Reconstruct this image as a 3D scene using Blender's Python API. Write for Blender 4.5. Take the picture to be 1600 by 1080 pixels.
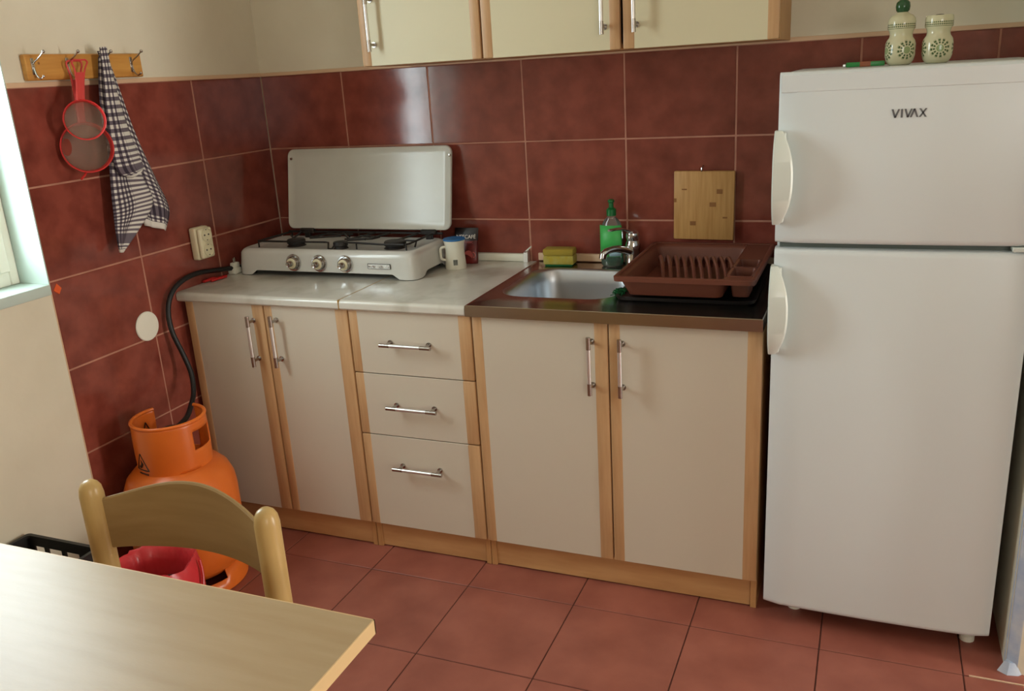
import bpy, bmesh, math, random
from math import pi, sin, cos, radians
from mathutils import Vector, Matrix, Euler, noise
random.seed(7)
S = bpy.context.scene
for o in list(bpy.data.objects): bpy.data.objects.remove(o)
COL = S.collection

# ------------------------------------------------------------------ camera
F = 1364.94; YAW, PITCH, ROLL = -0.4007, -0.3040, -0.0611
fw = Vector((sin(YAW)*cos(PITCH), cos(YAW)*cos(PITCH), sin(PITCH)))
r_ = Vector((cos(YAW), -sin(YAW), 0)); u_ = r_.cross(fw)
c_, s_ = cos(ROLL), sin(ROLL)
R_ = c_*r_ + s_*u_; U_ = -s_*r_ + c_*u_
cd = bpy.data.cameras.new('camera'); cam = bpy.data.objects.new('camera', cd); COL.objects.link(cam)
cam.matrix_world = Matrix(((R_.x, U_.x, -fw.x, 2.0839), (R_.y, U_.y, -fw.y, -2.7362), (R_.z, U_.z, -fw.z, 1.4696), (0, 0, 0, 1)))
cd.sensor_width = 36; cd.lens = F/1600*36; cd.clip_start = 0.02
S.camera = cam

# ------------------------------------------------------------------ world, light, exposure
S.view_settings.view_transform = 'Standard'; S.view_settings.look = 'None'
S.view_settings.gamma = 1; S.view_settings.use_curve_mapping = False
S.view_settings.exposure = -0.05
W = bpy.data.worlds.new('world'); S.world = W; W.use_nodes = True
bg = W.node_tree.nodes['Background']; bg.inputs[0].default_value = (0.80, 0.95, 0.97, 1); bg.inputs[1].default_value = 1.6

def area(name, loc, rot, sx, sy, power, col):
    l = bpy.data.lights.new(name, 'AREA'); l.shape = 'RECTANGLE'; l.size = sx; l.size_y = sy
    l.energy = power; l.color = col
    o = bpy.data.objects.new(name, l); COL.objects.link(o); o.location = loc; o.rotation_euler = rot
    return o
# daylight falling in through the left window, and the glazed door in the right wall; rear fill light is added
area('daylight_window', (-0.205, -1.345, 1.572), (0, radians(-90), 0), 1.16, 0.58, 30, (0.84, 0.97, 1.0))
area('daylight_door', (5.72, -0.96, 1.1), (0, radians(90), 0), 2.0, 0.50, 125, (1.0, 0.96, 0.90))
area('fill_rear', (3.7, -4.62, 1.55), (radians(90), 0, 0), 1.4, 1.2, 34, (1.0, 0.94, 0.86))  # added fill from behind, brightens the fronts facing the camera

# ------------------------------------------------------------------ materials
def lin(c): return tuple(((x/255)/12.92 if x <= 10 else ((x/255+0.055)/1.055)**2.4) for x in c)
def mat(name, col, rough=0.5, metal=0.0, noise_amt=0.0, nscale=8, col2=None, stretch=(1,1,1), bump=0.0, bscale=200, spec=0.5,
        coord='Object', rand=0.0, alpha=1.0, trans=0.0, rnoise=0.0, lo=0.35, hi=0.7, coat=0.0):
    m = bpy.data.materials.new(name); m.use_nodes = True; nt = m.node_tree; N = nt.nodes; L = nt.links
    b = N['Principled BSDF']; c = lin(col)+(1,)
    b.inputs['Base Color'].default_value = c; b.inputs['Roughness'].default_value = rough
    b.inputs['Metallic'].default_value = metal; b.inputs['Specular IOR Level'].default_value = spec
    b.inputs['Alpha'].default_value = alpha; b.inputs['Transmission Weight'].default_value = trans
    b.inputs['Coat Weight'].default_value = coat
    if coord == 'World': src = N.new('ShaderNodeNewGeometry').outputs['Position']
    else: src = N.new('ShaderNodeTexCoord').outputs[coord]
    mp = N.new('ShaderNodeMapping'); mp.inputs['Scale'].default_value = stretch; L.new(src, mp.inputs[0])
    if col2 is not None:
        n = N.new('ShaderNodeTexNoise'); n.inputs['Scale'].default_value = nscale; n.inputs['Detail'].default_value = 6
        L.new(mp.outputs[0], n.inputs[0])
        cr = N.new('ShaderNodeValToRGB'); cr.color_ramp.elements[0].position = lo; cr.color_ramp.elements[1].position = hi
        cr.color_ramp.elements[0].color = c; cr.color_ramp.elements[1].color = lin(col2)+(1,)
        L.new(n.outputs[0], cr.inputs[0]); out = cr.outputs[0]
        if rand:
            oi = N.new('ShaderNodeObjectInfo'); mr = N.new('ShaderNodeMapRange')
            mr.inputs[3].default_value = 1-rand; mr.inputs[4].default_value = 1+rand; L.new(oi.outputs['Random'], mr.inputs[0])
            hs = N.new('ShaderNodeHueSaturation'); L.new(out, hs.inputs['Color']); L.new(mr.outputs[0], hs.inputs['Value']); out = hs.outputs[0]
        L.new(out, b.inputs['Base Color'])
        if rnoise:
            mr = N.new('ShaderNodeMapRange'); mr.inputs[3].default_value = rough-rnoise; mr.inputs[4].default_value = rough+rnoise
            L.new(n.outputs[0], mr.inputs[0]); L.new(mr.outputs[0], b.inputs['Roughness'])
    if bump:
        n2 = N.new('ShaderNodeTexNoise'); n2.inputs['Scale'].default_value = bscale; n2.inputs['Detail'].default_value = 3
        L.new(mp.outputs[0], n2.inputs[0]); bp = N.new('ShaderNodeBump'); bp.inputs['Strength'].default_value = bump
        bp.inputs['Distance'].default_value = 0.002
        L.new(n2.outputs[0], bp.inputs['Height']); L.new(bp.outputs[0], b.inputs['Normal'])
    return m

M = {}
M['plaster'] = mat('cream_plaster', (226, 219, 198), 0.85, col2=(214, 206, 184), nscale=3, bump=0.25, bscale=60, coord='World')
M['reveal'] = mat('white_reveal_paint', (196, 212, 204), 0.6, bump=0.2, bscale=50, coord='World')
M['blue'] = mat('pale_blue_paint', (170, 186, 210), 0.8, bump=0.2, bscale=60, col2=(196, 204, 214), nscale=30, coord='World')
M['ceil'] = mat('ceiling_paint', (232, 228, 216), 0.9)
M['wtile'] = mat('glazed_red_wall_tile', (138, 70, 57), 0.12, col2=(106, 48, 39), nscale=13, bump=0.08, bscale=25, coord='World', rand=0.07, rnoise=0.03, lo=0.38, hi=0.75, spec=0.5)
M['ftile'] = mat('red_floor_tile', (160, 94, 78), 0.42, col2=(140, 78, 64), nscale=7, bump=0.15, bscale=40, coord='World', rand=0.05, rnoise=0.1, lo=0.35, hi=0.68)
M['grout'] = mat('pinkish_wall_grout', (186, 132, 110), 0.9, coord='World', col2=(164, 112, 92), nscale=14)
M['fgrout'] = mat('dark_floor_grout', (86, 48, 38), 0.9)
M['lgrout'] = mat('pale_floor_grout', (214, 180, 150), 0.9)
M['tiletrim'] = mat('beige_tile_edging', (214, 180, 146), 0.5)
M['cream'] = mat('cream_laminate', (206, 196, 178), 0.42, bump=0.05, bscale=300)
M['creamup'] = mat('cream_laminate_light_tint', (210, 201, 168), 0.42, bump=0.05, bscale=300)  # same cream laminate, yellowish light on the upper doors put into its colour
M['strip'] = mat('beech_strip', (200, 160, 116), 0.42, col2=(188, 146, 102), nscale=14, stretch=(6, 6, 0.5))
M['plinth'] = mat('beech_plinth', (200, 154, 104), 0.5, col2=(184, 136, 88), nscale=9, stretch=(0.6, 6, 4))
M['carc'] = mat('beech_carcass', (196, 148, 96), 0.5, col2=(180, 132, 82), nscale=10, stretch=(5, 5, 0.6))
M['marble'] = mat('grey_marbled_laminate', (206, 202, 190), 0.18, col2=(176, 170, 154), nscale=6, stretch=(1.5, 1.2, 1), lo=0.48, hi=0.76, coord='World')
M['gold'] = mat('brass_joint', (190, 150, 70), 0.4, 0.7)
M['steel'] = mat('stainless_steel', (178, 168, 160), 0.2, 1.0, bump=0.03, bscale=400, stretch=(1, 8, 8))
M['steelbowl'] = mat('brushed_bowl_steel', (196, 200, 204), 0.36, 1.0)
M['chrome'] = mat('chrome', (205, 205, 205), 0.12, 1.0)
M['dchrome'] = mat('dark_chrome', (178, 172, 166), 0.25, 1.0)
M['satin'] = mat('satin_aluminium', (226, 226, 224), 0.32, 0.85)
M['enamel'] = mat('white_enamel', (216, 216, 210), 0.16, col2=(206, 205, 198), nscale=5)
M['lid'] = mat('white_lid_enamel', (206, 206, 196), 0.2, col2=(196, 195, 184), nscale=4)
M['black'] = mat('black_iron', (26, 22, 20), 0.55)
M['rubber'] = mat('black_rubber', (16, 15, 15), 0.5)
M['fridge'] = mat('white_fridge_enamel', (221, 229, 230), 0.34, bump=0.03, bscale=120)
M['fhandle'] = mat('pale_fridge_handle', (216, 224, 216), 0.28)
M['gap'] = mat('grey_gasket', (96, 104, 98), 0.7)
M['dark'] = mat('dark_recess', (28, 24, 22), 0.8)
M['logo'] = mat('grey_lettering', (98, 100, 102), 0.4)
M['orange'] = mat('orange_gas_paint', (224, 114, 40), 0.32, col2=(214, 104, 34), nscale=6)
M['decal'] = mat('black_print', (40, 18, 10), 0.6)
M['chairw'] = mat('light_beech_chair', (200, 170, 112), 0.32, col2=(188, 156, 98), nscale=10, stretch=(5, 5, 0.7))
M['slat'] = mat('bent_ply_slat', (162, 134, 90), 0.34, col2=(150, 122, 78), nscale=8, stretch=(0.6, 3, 6))
M['tabletop'] = mat('maple_laminate', (188, 164, 128), 0.37, col2=(178, 152, 114), nscale=6, stretch=(0.7, 6, 3), bump=0.06, bscale=160)
M['tableedge'] = mat('pale_table_edging', (224, 194, 144), 0.45)
M['pine'] = mat('varnished_pine', (206, 150, 74), 0.4, col2=(184, 124, 54), nscale=9, stretch=(3, 0.5, 6))
M['bamboo'] = mat('bamboo_board', (198, 152, 92), 0.5, col2=(180, 132, 72), nscale=10, stretch=(12, 1, 0.8))
M['knot'] = mat('bamboo_knot', (140, 92, 44), 0.6)
M['redpl'] = mat('red_plastic', (196, 40, 38), 0.35)
M['pinkpl'] = mat('pinkish_red_plastic', (206, 66, 64), 0.4)
M['socket'] = mat('ivory_plastic', (222, 214, 180), 0.35)
M['white'] = mat('white_plastic', (232, 230, 214), 0.4)
M['brown'] = mat('brown_rack_plastic', (112, 62, 46), 0.42)
M['tray'] = mat('black_tray_plastic', (22, 20, 20), 0.3)
M['green'] = mat('green_cap_plastic', (10, 104, 48), 0.35)
M['glabel'] = mat('green_bottle_label', (66, 178, 84), 0.45)
M['blabel'] = mat('pale_blue_label', (168, 200, 210), 0.5)
M['liquid'] = mat('green_soap', (6, 120, 62), 0.12, trans=0.5)
M['clear'] = mat('clear_plastic', (225, 235, 230), 0.06, trans=0.92)
M['sponge'] = mat('yellow_sponge', (172, 160, 84), 0.95, col2=(170, 150, 48), nscale=60, bump=0.6, bscale=220)
M['sponge2'] = mat('olive_sponge', (160, 138, 48), 0.95, bump=0.6, bscale=220)
M['scour'] = mat('green_scourer', (14, 92, 44), 0.95, bump=0.8, bscale=200)
M['bluepl'] = mat('blue_lid_plastic', (38, 112, 172), 0.4)
M['packet'] = mat('dark_red_packet', (84, 16, 16), 0.35, col2=(120, 34, 30), nscale=22, lo=0.5, hi=0.62)
M['packtop'] = mat('black_packet_top', (26, 16, 16), 0.35)
M['text'] = mat('white_print', (226, 214, 200), 0.5)
M['pinktext'] = mat('pink_print', (190, 96, 90), 0.5)
M['jarlid'] = mat('dark_green_stopper', (44, 82, 48), 0.15)
M['glighter'] = mat('green_lighter', (36, 132, 60), 0.35)
M['rustband'] = mat('rust_band', (150, 84, 50), 0.5)
M['crate'] = mat('black_crate_plastic', (30, 32, 31), 0.45)
M['bag'] = mat('red_bag_film', (208, 56, 62), 0.28, bump=0.5, bscale=30)
M['rubbish'] = mat('dark_rubbish', (74, 44, 36), 0.9, bump=1.0, bscale=60)
M['sticker'] = mat('orange_sticker', (226, 92, 34), 0.5)
M['frame'] = mat('white_window_frame', (232, 230, 216), 0.4)
M['net'] = mat('strainer_mesh', (156, 134, 118), 0.65, 0.2, alpha=0.5)
def glass_material():      # thin pane: clear with a weak surface reflection
    m = bpy.data.materials.new('window_glass'); m.use_nodes = True; nt = m.node_tree; N = nt.nodes; L = nt.links
    N.remove(N['Principled BSDF']); t = N.new('ShaderNodeBsdfTransparent'); g = N.new('ShaderNodeBsdfGlossy'); g.inputs['Roughness'].default_value = 0.02
    x = N.new('ShaderNodeMixShader'); x.inputs[0].default_value = 0.06; L.new(t.outputs[0], x.inputs[1]); L.new(g.outputs[0], x.inputs[2])
    L.new(x.outputs[0], N['Material Output'].inputs[0]); return m
M['glass'] = glass_material()

def jar_material():
    m = bpy.data.materials.new('cream_porcelain_green_flowers'); m.use_nodes = True; nt = m.node_tree; N = nt.nodes; L = nt.links
    b = N['Principled BSDF']; b.inputs['Roughness'].default_value = 0.14
    tc = N.new('ShaderNodeTexCoord'); sp = N.new('ShaderNodeSeparateXYZ'); L.new(tc.outputs['Object'], sp.inputs[0])
    def mt(op, a, bb=None, cc=None):
        n = N.new('ShaderNodeMath'); n.operation = op
        for i, x in enumerate((a, bb, cc)):
            if x is None: continue
            if isinstance(x, (int, float)): n.inputs[i].default_value = x
            else: L.new(x, n.inputs[i])
        return n.outputs[0]
    ang = mt('ARCTAN2', sp.outputs[1], sp.outputs[0])
    u = mt('MULTIPLY', mt('SUBTRACT', mt('FRACT', mt('ADD', mt('MULTIPLY', ang, 4/(2*pi)), 0.22)), 0.5), 0.052)
    v = mt('SUBTRACT', sp.outputs[2], 0.034)
    rr = mt('SQRT', mt('ADD', mt('MULTIPLY', u, u), mt('MULTIPLY', v, v)))
    ph = mt('ARCTAN2', v, u)
    disc = mt('MULTIPLY', mt('LESS_THAN', rr, 0.0085), mt('GREATER_THAN', mt('SINE', mt('MULTIPLY', rr, 2200)), -0.75))
    pet = mt('MULTIPLY', mt('GREATER_THAN', mt('SINE', mt('MULTIPLY', ph, 12)), -0.15), mt('MULTIPLY', mt('GREATER_THAN', rr, 0.0105), mt('LESS_THAN', rr, 0.0225)))
    pet = mt('MULTIPLY', pet, mt('GREATER_THAN', mt('SINE', mt('MULTIPLY', rr, 1100)), -0.8))
    band = mt('MULTIPLY', mt('GREATER_THAN', sp.outputs[2], 0.086), mt('LESS_THAN', sp.outputs[2], 0.0965))
    band = mt('MULTIPLY', band, mt('GREATER_THAN', mt('ADD', mt('SINE', mt('MULTIPLY', ang, 44)), mt('SINE', mt('MULTIPLY', sp.outputs[2], 1300))), 0.25))
    line = mt('MULTIPLY', mt('GREATER_THAN', sp.outputs[2], 0.0835), mt('LESS_THAN', sp.outputs[2], 0.0845))
    tot = mt('MINIMUM', mt('ADD', mt('ADD', pet, band), line), 1)
    m1 = N.new('ShaderNodeMixRGB'); m1.inputs[1].default_value = lin((206, 200, 164))+(1,); m1.inputs[2].default_value = lin((70, 92, 52))+(1,)
    L.new(tot, m1.inputs[0])
    m2 = N.new('ShaderNodeMixRGB'); L.new(m1.outputs[0], m2.inputs[1]); m2.inputs[2].default_value = lin((122, 148, 92))+(1,); L.new(disc, m2.inputs[0])
    L.new(m2.outputs[0], b.inputs['Base Color'])
    return m
M['jar'] = jar_material()

def towel_material():
    m = bpy.data.materials.new('checked_towel_cloth'); m.use_nodes = True; nt = m.node_tree; N = nt.nodes; L = nt.links
    b = N['Principled BSDF']; b.inputs['Roughness'].default_value = 0.9
    uv = N.new('ShaderNodeUVMap'); uv.uv_map = 'UVMap'; sp = N.new('ShaderNodeSeparateXYZ'); L.new(uv.outputs[0], sp.inputs[0])
    def mt(op, a, bb=None):
        n = N.new('ShaderNodeMath'); n.operation = op
        for i, x in enumerate((a, bb)):
            if x is None: continue
            if isinstance(x, (int, float)): n.inputs[i].default_value = x
            else: L.new(x, n.inputs[i])
        return n.outputs[0]
    U, V = sp.outputs[0], sp.outputs[1]        # metres across, metres from the hem
    su = mt('LESS_THAN', mt('FRACT', mt('MULTIPLY', U, 78)), 0.5)
    sv = mt('LESS_THAN', mt('FRACT', mt('MULTIPLY', V, 68)), 0.5)
    hem = mt('LESS_THAN', V, 0.034)
    band = mt('MULTIPLY', mt('GREATER_THAN', V, 0.064), mt('LESS_THAN', V, 0.09))
    su = mt('MULTIPLY', su, mt('GREATER_THAN', V, 0.034))
    su = mt('MULTIPLY', su, mt('MAXIMUM', mt('LESS_THAN', U, 0.065), mt('GREATER_THAN', U, 0.9)))
    sv = mt('MULTIPLY', sv, mt('GREATER_THAN', V, 0.034))
    sv = mt('MAXIMUM', sv, band)
    d = mt('MULTIPLY', mt('ADD', su, sv), 0.5)
    cr = N.new('ShaderNodeValToRGB'); cr.color_ramp.interpolation = 'CONSTANT'
    e = cr.color_ramp.elements; e[0].position = 0; e[0].color = lin((214, 210, 200))+(1,)
    e[1].position = 0.25; e[1].color = lin((104, 94, 102))+(1,)
    x = e.new(0.75); x.color = lin((50, 41, 54))+(1,)
    L.new(d, cr.inputs[0]); L.new(cr.outputs[0], b.inputs['Base Color'])
    return m
M['towel'] = towel_material()

# ------------------------------------------------------------------ geometry helpers
def g_box(x0, x1, y0, y1, z0, z1, bev=0.0, seg=1):
    v = [(x, y, z) for x in (x0, x1) for y in (y0, y1) for z in (z0, z1)]
    f = [(0,1,3,2),(4,6,7,5),(0,4,5,1),(2,3,7,6),(0,2,6,4),(1,5,7,3)]
    if not bev: return v, f
    bm = bmesh.new(); vs = [bm.verts.new(p) for p in v]
    for q in f: bm.faces.new([vs[i] for i in q])
    bmesh.ops.bevel(bm, geom=list(bm.edges), offset=bev, segments=seg, affect='EDGES', profile=0.5)
    bm.verts.index_update(); r = ([tuple(a.co) for a in bm.verts], [tuple(a.index for a in q.verts) for q in bm.faces]); bm.free(); return r
def g_loft(rings, cap0=True, cap1=True, closed=True):
    n = len(rings[0]); v = [tuple(p) for r in rings for p in r]; f = []
    for i in range(len(rings)-1):
        for j in range(n if closed else n-1):
            k = (j+1) % n; f.append((i*n+j, i*n+k, (i+1)*n+k, (i+1)*n+j))
    if cap0: f.append(tuple(range(n-1, -1, -1)))
    if cap1: f.append(tuple((len(rings)-1)*n+j for j in range(n)))
    return v, f
def g_lathe(prof, c=(0,0,0), n=32, axis='z', cap0=True, cap1=True):
    rings = []
    for r, h in prof:
        ring = []
        for j in range(n):
            a = 2*pi*j/n; p = (r*cos(a), r*sin(a), h)
            if axis == 'y': p = (p[0], p[2], p[1])
            if axis == 'x': p = (p[2], p[0], p[1])
            ring.append((p[0]+c[0], p[1]+c[1], p[2]+c[2]))
        rings.append(ring)
    return g_loft(rings, cap0, cap1)
def smooth_pts(pts, k=6):
    P = [Vector(p) for p in pts]; out = []
    for i in range(len(P)-1):
        a = P[max(i-1, 0)]; b = P[i]; c = P[i+1]; d = P[min(i+2, len(P)-1)]
        for j in range(k):
            t = j/k; out.append(0.5*((2*b)+(c-a)*t+(2*a-5*b+4*c-d)*t*t+(3*b-a-3*c+d)*t**3))
    out.append(P[-1]); return out
def g_tube(pts, r, n=8, closed=False, sq=1.0):
    P = [Vector(p) for p in pts]; m = len(P); rings = []; up = None
    for i in range(m):
        if closed: t = (P[(i+1) % m]-P[i-1]).normalized()
        else: t = (P[min(i+1, m-1)]-P[max(i-1, 0)]).normalized()
        if up is None:
            up = Vector((0, 0, 1)) if abs(t.z) < 0.9 else Vector((0, 1, 0))
        a = t.cross(up).normalized(); b = a.cross(t).normalized(); up = b
        rr = r[i] if isinstance(r, (list, tuple)) else r
        rings.append([P[i]+(a*cos(2*pi*j/n)+b*sq*sin(2*pi*j/n))*rr for j in range(n)])
    if closed:
        rings.append(rings[0]); return g_loft(rings, False, False)
    return g_loft(rings)
def rrect(x0, x1, y0, y1, r, n=6):
    out = []
    for cx, cy, a0 in ((x1-r, y1-r, 0), (x0+r, y1-r, 90), (x0+r, y0+r, 180), (x1-r, y0+r, 270)):
        for i in range(n+1):
            a = radians(a0+90*i/n); out.append((cx+r*cos(a), cy+r*sin(a)))
    return out
def g_sphere(c, r, n=16, sz=1.0):
    return g_lathe([(max(r*sin(pi*i/(n//2+2)), 1e-4), -r*cos(pi*i/(n//2+2))*sz) for i in range(n//2+3)], c, n)
def g_cyl(p0, p1, r, n=16, r1=None):
    P0, P1 = Vector(p0), Vector(p1); return g_tube([P0, P1], [r, r if r1 is None else r1], n)
def g_text(txt, size, depth):
    c = bpy.data.curves.new('t', 'FONT'); c.body = txt; c.size = size; c.extrude = depth; c.align_x = 'CENTER'; c.align_y = 'CENTER'
    o = bpy.data.objects.new('t', c); COL.objects.link(o); dg = bpy.context.evaluated_depsgraph_get()
    me = bpy.data.meshes.new_from_object(o.evaluated_get(dg)); v = [tuple(a.co) for a in me.vertices]; f = [tuple(p.vertices) for p in me.polygons]
    bpy.data.objects.remove(o); bpy.data.curves.remove(c); bpy.data.meshes.remove(me); return v, f
def xf(g, mtx): return [tuple(mtx @ Vector(p)) for p in g[0]], g[1]

WL = {}   # world location of every object made
def link(o, loc, parent):
    COL.objects.link(o); loc = Vector(loc); WL[o] = loc
    if parent is not None: o.parent = parent; o.location = loc - WL[parent]
    else: o.location = loc
    return o
def tag(o, label=None, cat=None, group=None, kind=None):
    if label: o['label'] = label
    if cat: o['category'] = cat
    if group: o['group'] = group
    if kind: o['kind'] = kind
    return o
def thing(name, loc, label, cat, group=None):
    return tag(link(bpy.data.objects.new(name, None), loc, None), label, cat, group)
class MB:
    def __init__(s): s.v = []; s.f = []; s.m = []
    def add(s, g, mi=0):
        k = len(s.v); s.v += [tuple(p) for p in g[0]]; s.f += [tuple(i+k for i in q) for q in g[1]]; s.m += [mi]*len(g[1]); return s
    def build(s, name, mats, parent=None, origin=None, angle=38, uv=None):
        if not isinstance(mats, (list, tuple)): mats = [mats]
        if origin is None:
            xs = [p[0] for p in s.v]; ys = [p[1] for p in s.v]; zs = [p[2] for p in s.v]
            origin = ((min(xs)+max(xs))/2, (min(ys)+max(ys))/2, min(zs))
        me = bpy.data.meshes.new(name)
        me.from_pydata([(p[0]-origin[0], p[1]-origin[1], p[2]-origin[2]) for p in s.v], [], s.f)
        for mm in mats: me.materials.append(M[mm])
        me.polygons.foreach_set('material_index', s.m)
        bm = bmesh.new(); bm.from_mesh(me); bmesh.ops.recalc_face_normals(bm, faces=bm.faces); bm.to_mesh(me); bm.free()
        me.polygons.foreach_set('use_smooth', [True]*len(me.polygons)); me.set_sharp_from_angle(angle=radians(angle))
        me.update()
        return link(bpy.data.objects.new(name, me), origin, parent)
def one(name, g, m, parent=None, origin=None, angle=38): return MB().add(g).build(name, m, parent, origin, angle)
def box(name, x0, x1, y0, y1, z0, z1, m, parent=None, bev=0.0, seg=1): return one(name, g_box(x0, x1, y0, y1, z0, z1, bev, seg), m, parent)
def solid(o, t, off=0):
    md = o.modifiers.new('solidify', 'SOLIDIFY'); md.thickness = t; md.offset = off; return o

# ================================================================== SETTING
H = 2.55; XR = 5.5; YB = -4.4
WY0, WY1, WZ0, WZ1 = -1.64, -1.047, 0.985, 2.16      # left window opening
DY0, DY1, DZ1 = -1.20, -0.72, 2.15                      # glazed door in the right wall
ZT, TH = 1.5033, 0.2571
TX = [0.0, 0.3392, 0.6776, 1.0160, 1.3544, 1.6928, 2.0312, 2.3696, 2.455]
TYL = [0.0, -0.3620, -0.7060, -1.047]
TZ = [ZT-TH*k for k in range(6)] + [0.0]

fl = tag(box('floor', -0.4, XR+0.2, YB-0.2, 0.3, -0.12, -0.0025, 'fgrout'), kind='structure')
tag(box('ceiling', -0.4, XR+0.2, YB-0.2, 0.3, H, H+0.1, 'ceil'), kind='structure')
# back wall (tiles stand proud of a grout bed, plaster above)
wb = MB(); wb.add(g_box(-0.4, XR+0.2, 0.0085, 0.3, 0, H), 0); wb.add(g_box(0, 2.455, 0.0018, 0.0085, 0, ZT), 1); wb.add(g_box(0.0, 2.46, 0.0, 0.0085, ZT+0.004, H), 0)
wall_back = tag(wb.build('wall_back', ['plaster', 'grout']), kind='structure')
wl = MB()
wl.add(g_box(-0.17, -0.0085, WY1, 0.3, 0, H), 0); wl.add(g_box(-0.17, 0, YB-0.2, WY0, 0, H), 0)
wl.add(g_box(-0.17, 0.0, WY0, WY1, 0, WZ0-0.03), 0); wl.add(g_box(-0.17, 0, WY0, WY1, WZ1, H), 0)
wl.add(g_box(-0.0085, -0.0018, -1.047, 0, 0, ZT), 1); wl.add(g_box(-0.0085, 0, -1.047, 0, ZT+0.004, H), 0)
wall_left = tag(wl.build('wall_left', ['plaster', 'grout']), kind='structure')
wr = MB()
wr.add(g_box(XR, XR+0.2, DY1, 0.3, 0, H)); wr.add(g_box(XR, XR+0.2, YB-0.2, DY0, 0, H)); wr.add(g_box(XR, XR+0.2, DY0, DY1, DZ1, H))
tag(wr.build('wall_right', 'plaster'), kind='structure')
wq = MB(); RX0, RX1, RZ0, RZ1 = 3.0, 4.4, 0.95, 2.15
wq.add(g_box(-0.4, RX0, YB-0.2, YB, 0, H)); wq.add(g_box(RX1, XR+0.2, YB-0.2, YB, 0, H)); wq.add(g_box(RX0, RX1, YB-0.2, YB, 0, RZ0)); wq.add(g_box(RX0, RX1, YB-0.2, YB, RZ1, H))
tag(wq.build('wall_rear', 'plaster'), kind='structure')
# chimney-breast / partition at the right of the fridge
pw = MB(); pw.add(g_box(2.475, XR+0.05, -0.650, 0.02, 0, H), 0)
pw.add(g_loft([[(2.478, -0.6515, z), (2.470, -0.651, z), (2.4555, -0.640, z), (2.452, -0.622, z), (2.478, -0.60, z)] for z in (0, H)]), 1); pw.add(g_box(2.4535, 2.476, -0.635, 0.02, 0, H), 0)
tag(pw.build('wall_partition', ['plaster', 'blue']), kind='structure')
# peeled paint foot of that corner
blob = [(0.0, 0.0), (0.02, -0.012), (0.045, -0.008), (0.06, 0.004), (0.05, 0.016), (0.02, 0.02)]
one('paint_patch', g_loft([[(2.436+a, -0.648+b*1.2, 0) for a, b in blob], [(2.45+a*0.5, -0.646+b*0.6, 0.03) for a, b in blob]]), 'blue', bpy.data.objects['wall_partition'])

def tile_mesh(w, h, t=0.0065):      # lies in XZ, front at y=0 facing -y, centre origin
    g = g_box(-w/2, w/2, 0, t, -h/2, h/2, 0.0016, 1)
    me = bpy.data.meshes.new('tile'); me.from_pydata(g[0], [], g[1]); me.materials.append(M['wtile']); return me
cache = {}
def put_tile(parent, c, w, h, rot):
    k = (round(w, 4), round(h, 4))
    if k not in cache: cache[k] = tile_mesh(w, h)
    o = bpy.data.objects.new('tile', cache[k]); link(o, c, parent)
    o.rotation_euler = (rot[0], rot[1], rot[2]); return o
G = 0.0042
for r in range(6):
    z1, z0 = TZ[r], TZ[r+1]; h = z1-z0-G
    for k in range(8):
        x0, x1 = TX[k], TX[k+1]
        jx, jz = random.uniform(-1, 1)*0.0022, random.uniform(-1, 1)*0.0022
        if r == 0: jz = {1: 0.0, 2: 0.003, 3: 0.003}.get(k, jz)
        put_tile(wall_back, ((x0+x1)/2, 0.0004+random.uniform(0, 0.0006), (z0+z1)/2), x1-x0-G, h, (jx, 0, jz))
    for k in range(3):
        y0, y1 = TYL[k+1], TYL[k]
        o = put_tile(wall_left, (-0.0004-random.uniform(0, 0.0006), (y0+y1)/2, (z0+z1)/2), y1-y0-G, h, (random.uniform(-1, 1)*0.002, 0, radians(90)+random.uniform(-1, 1)*0.002))
# floor tiles
ft = {}
fx = [0.0]+[0.025+0.3335*k for k in range(0, 13)]; fy = [0.0]+[-0.023-0.3335*k for k in range(0, 14)]
fx = [0.0]+[v for v in [0.0245+0.3335*k for k in range(1, 17)]]+[XR]
fy = [0.0]+[-0.0235-0.3335*k for k in range(1, 14)]
for i in range(len(fx)-1):
    for j in range(len(fy)-1):
        w, d = round(fx[i+1]-fx[i]-0.0035, 4), round(fy[j]-fy[j+1]-0.0035, 4)
        if (w, d) not in ft:
            g = g_box(-w/2, w/2, -d/2, d/2, -0.007, 0, 0.0012, 1); me = bpy.data.meshes.new('floor_tile'); me.from_pydata(g[0], [], g[1]); me.materials.append(M['ftile']); ft[(w, d)] = me
        o = link(bpy.data.objects.new('tile', ft[(w, d)]), ((fx[i]+fx[i+1])/2, (fy[j]+fy[j+1])/2, -random.uniform(0, 0.0006)), fl)
        o.rotation_euler = (random.uniform(-1, 1)*0.001, random.uniform(-1, 1)*0.001, random.uniform(-1, 1)*0.0015)
box('grout_line', 2.372, 2.62, -0.6915, -0.6875, -0.004, 0.0006, 'lgrout', fl)
# edging strips
def wavy(name, a, b, h0, h1, t, m, axis):
    n = 40; rings = []
    for i in range(n+1):
        q = a+(b-a)*i/n; w = 0.0010*noise.noise(Vector((q*9, 1.3, 0)))
        if axis == 'x': rings.append([(q, -t, h0), (q, 0.008, h0), (q, 0.008, h1+w), (q, -t, h1+w-0.002)])
        else: rings.append([(t, q, h0), (-0.008, q, h0), (-0.008, q, h1+w), (t, q, h1+w-0.002)])
    return tag(one(name, g_loft(rings), m), kind='structure')
wavy('trim_1', 0.004, 2.452, ZT-0.0005, ZT+0.0125, 0.0035, 'tiletrim', 'x')
wavy('trim_2', -1.047, -0.002, ZT-0.0005, ZT+0.0135, 0.0035, 'tiletrim', 'y')
tg = MB()
tg.add(g_box(0.0, 0.996, -0.018, -0.0005, 0.8475, 0.874, 0.003, 2)); tag(tg.build('trim_3', 'white'), kind='structure')
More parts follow.
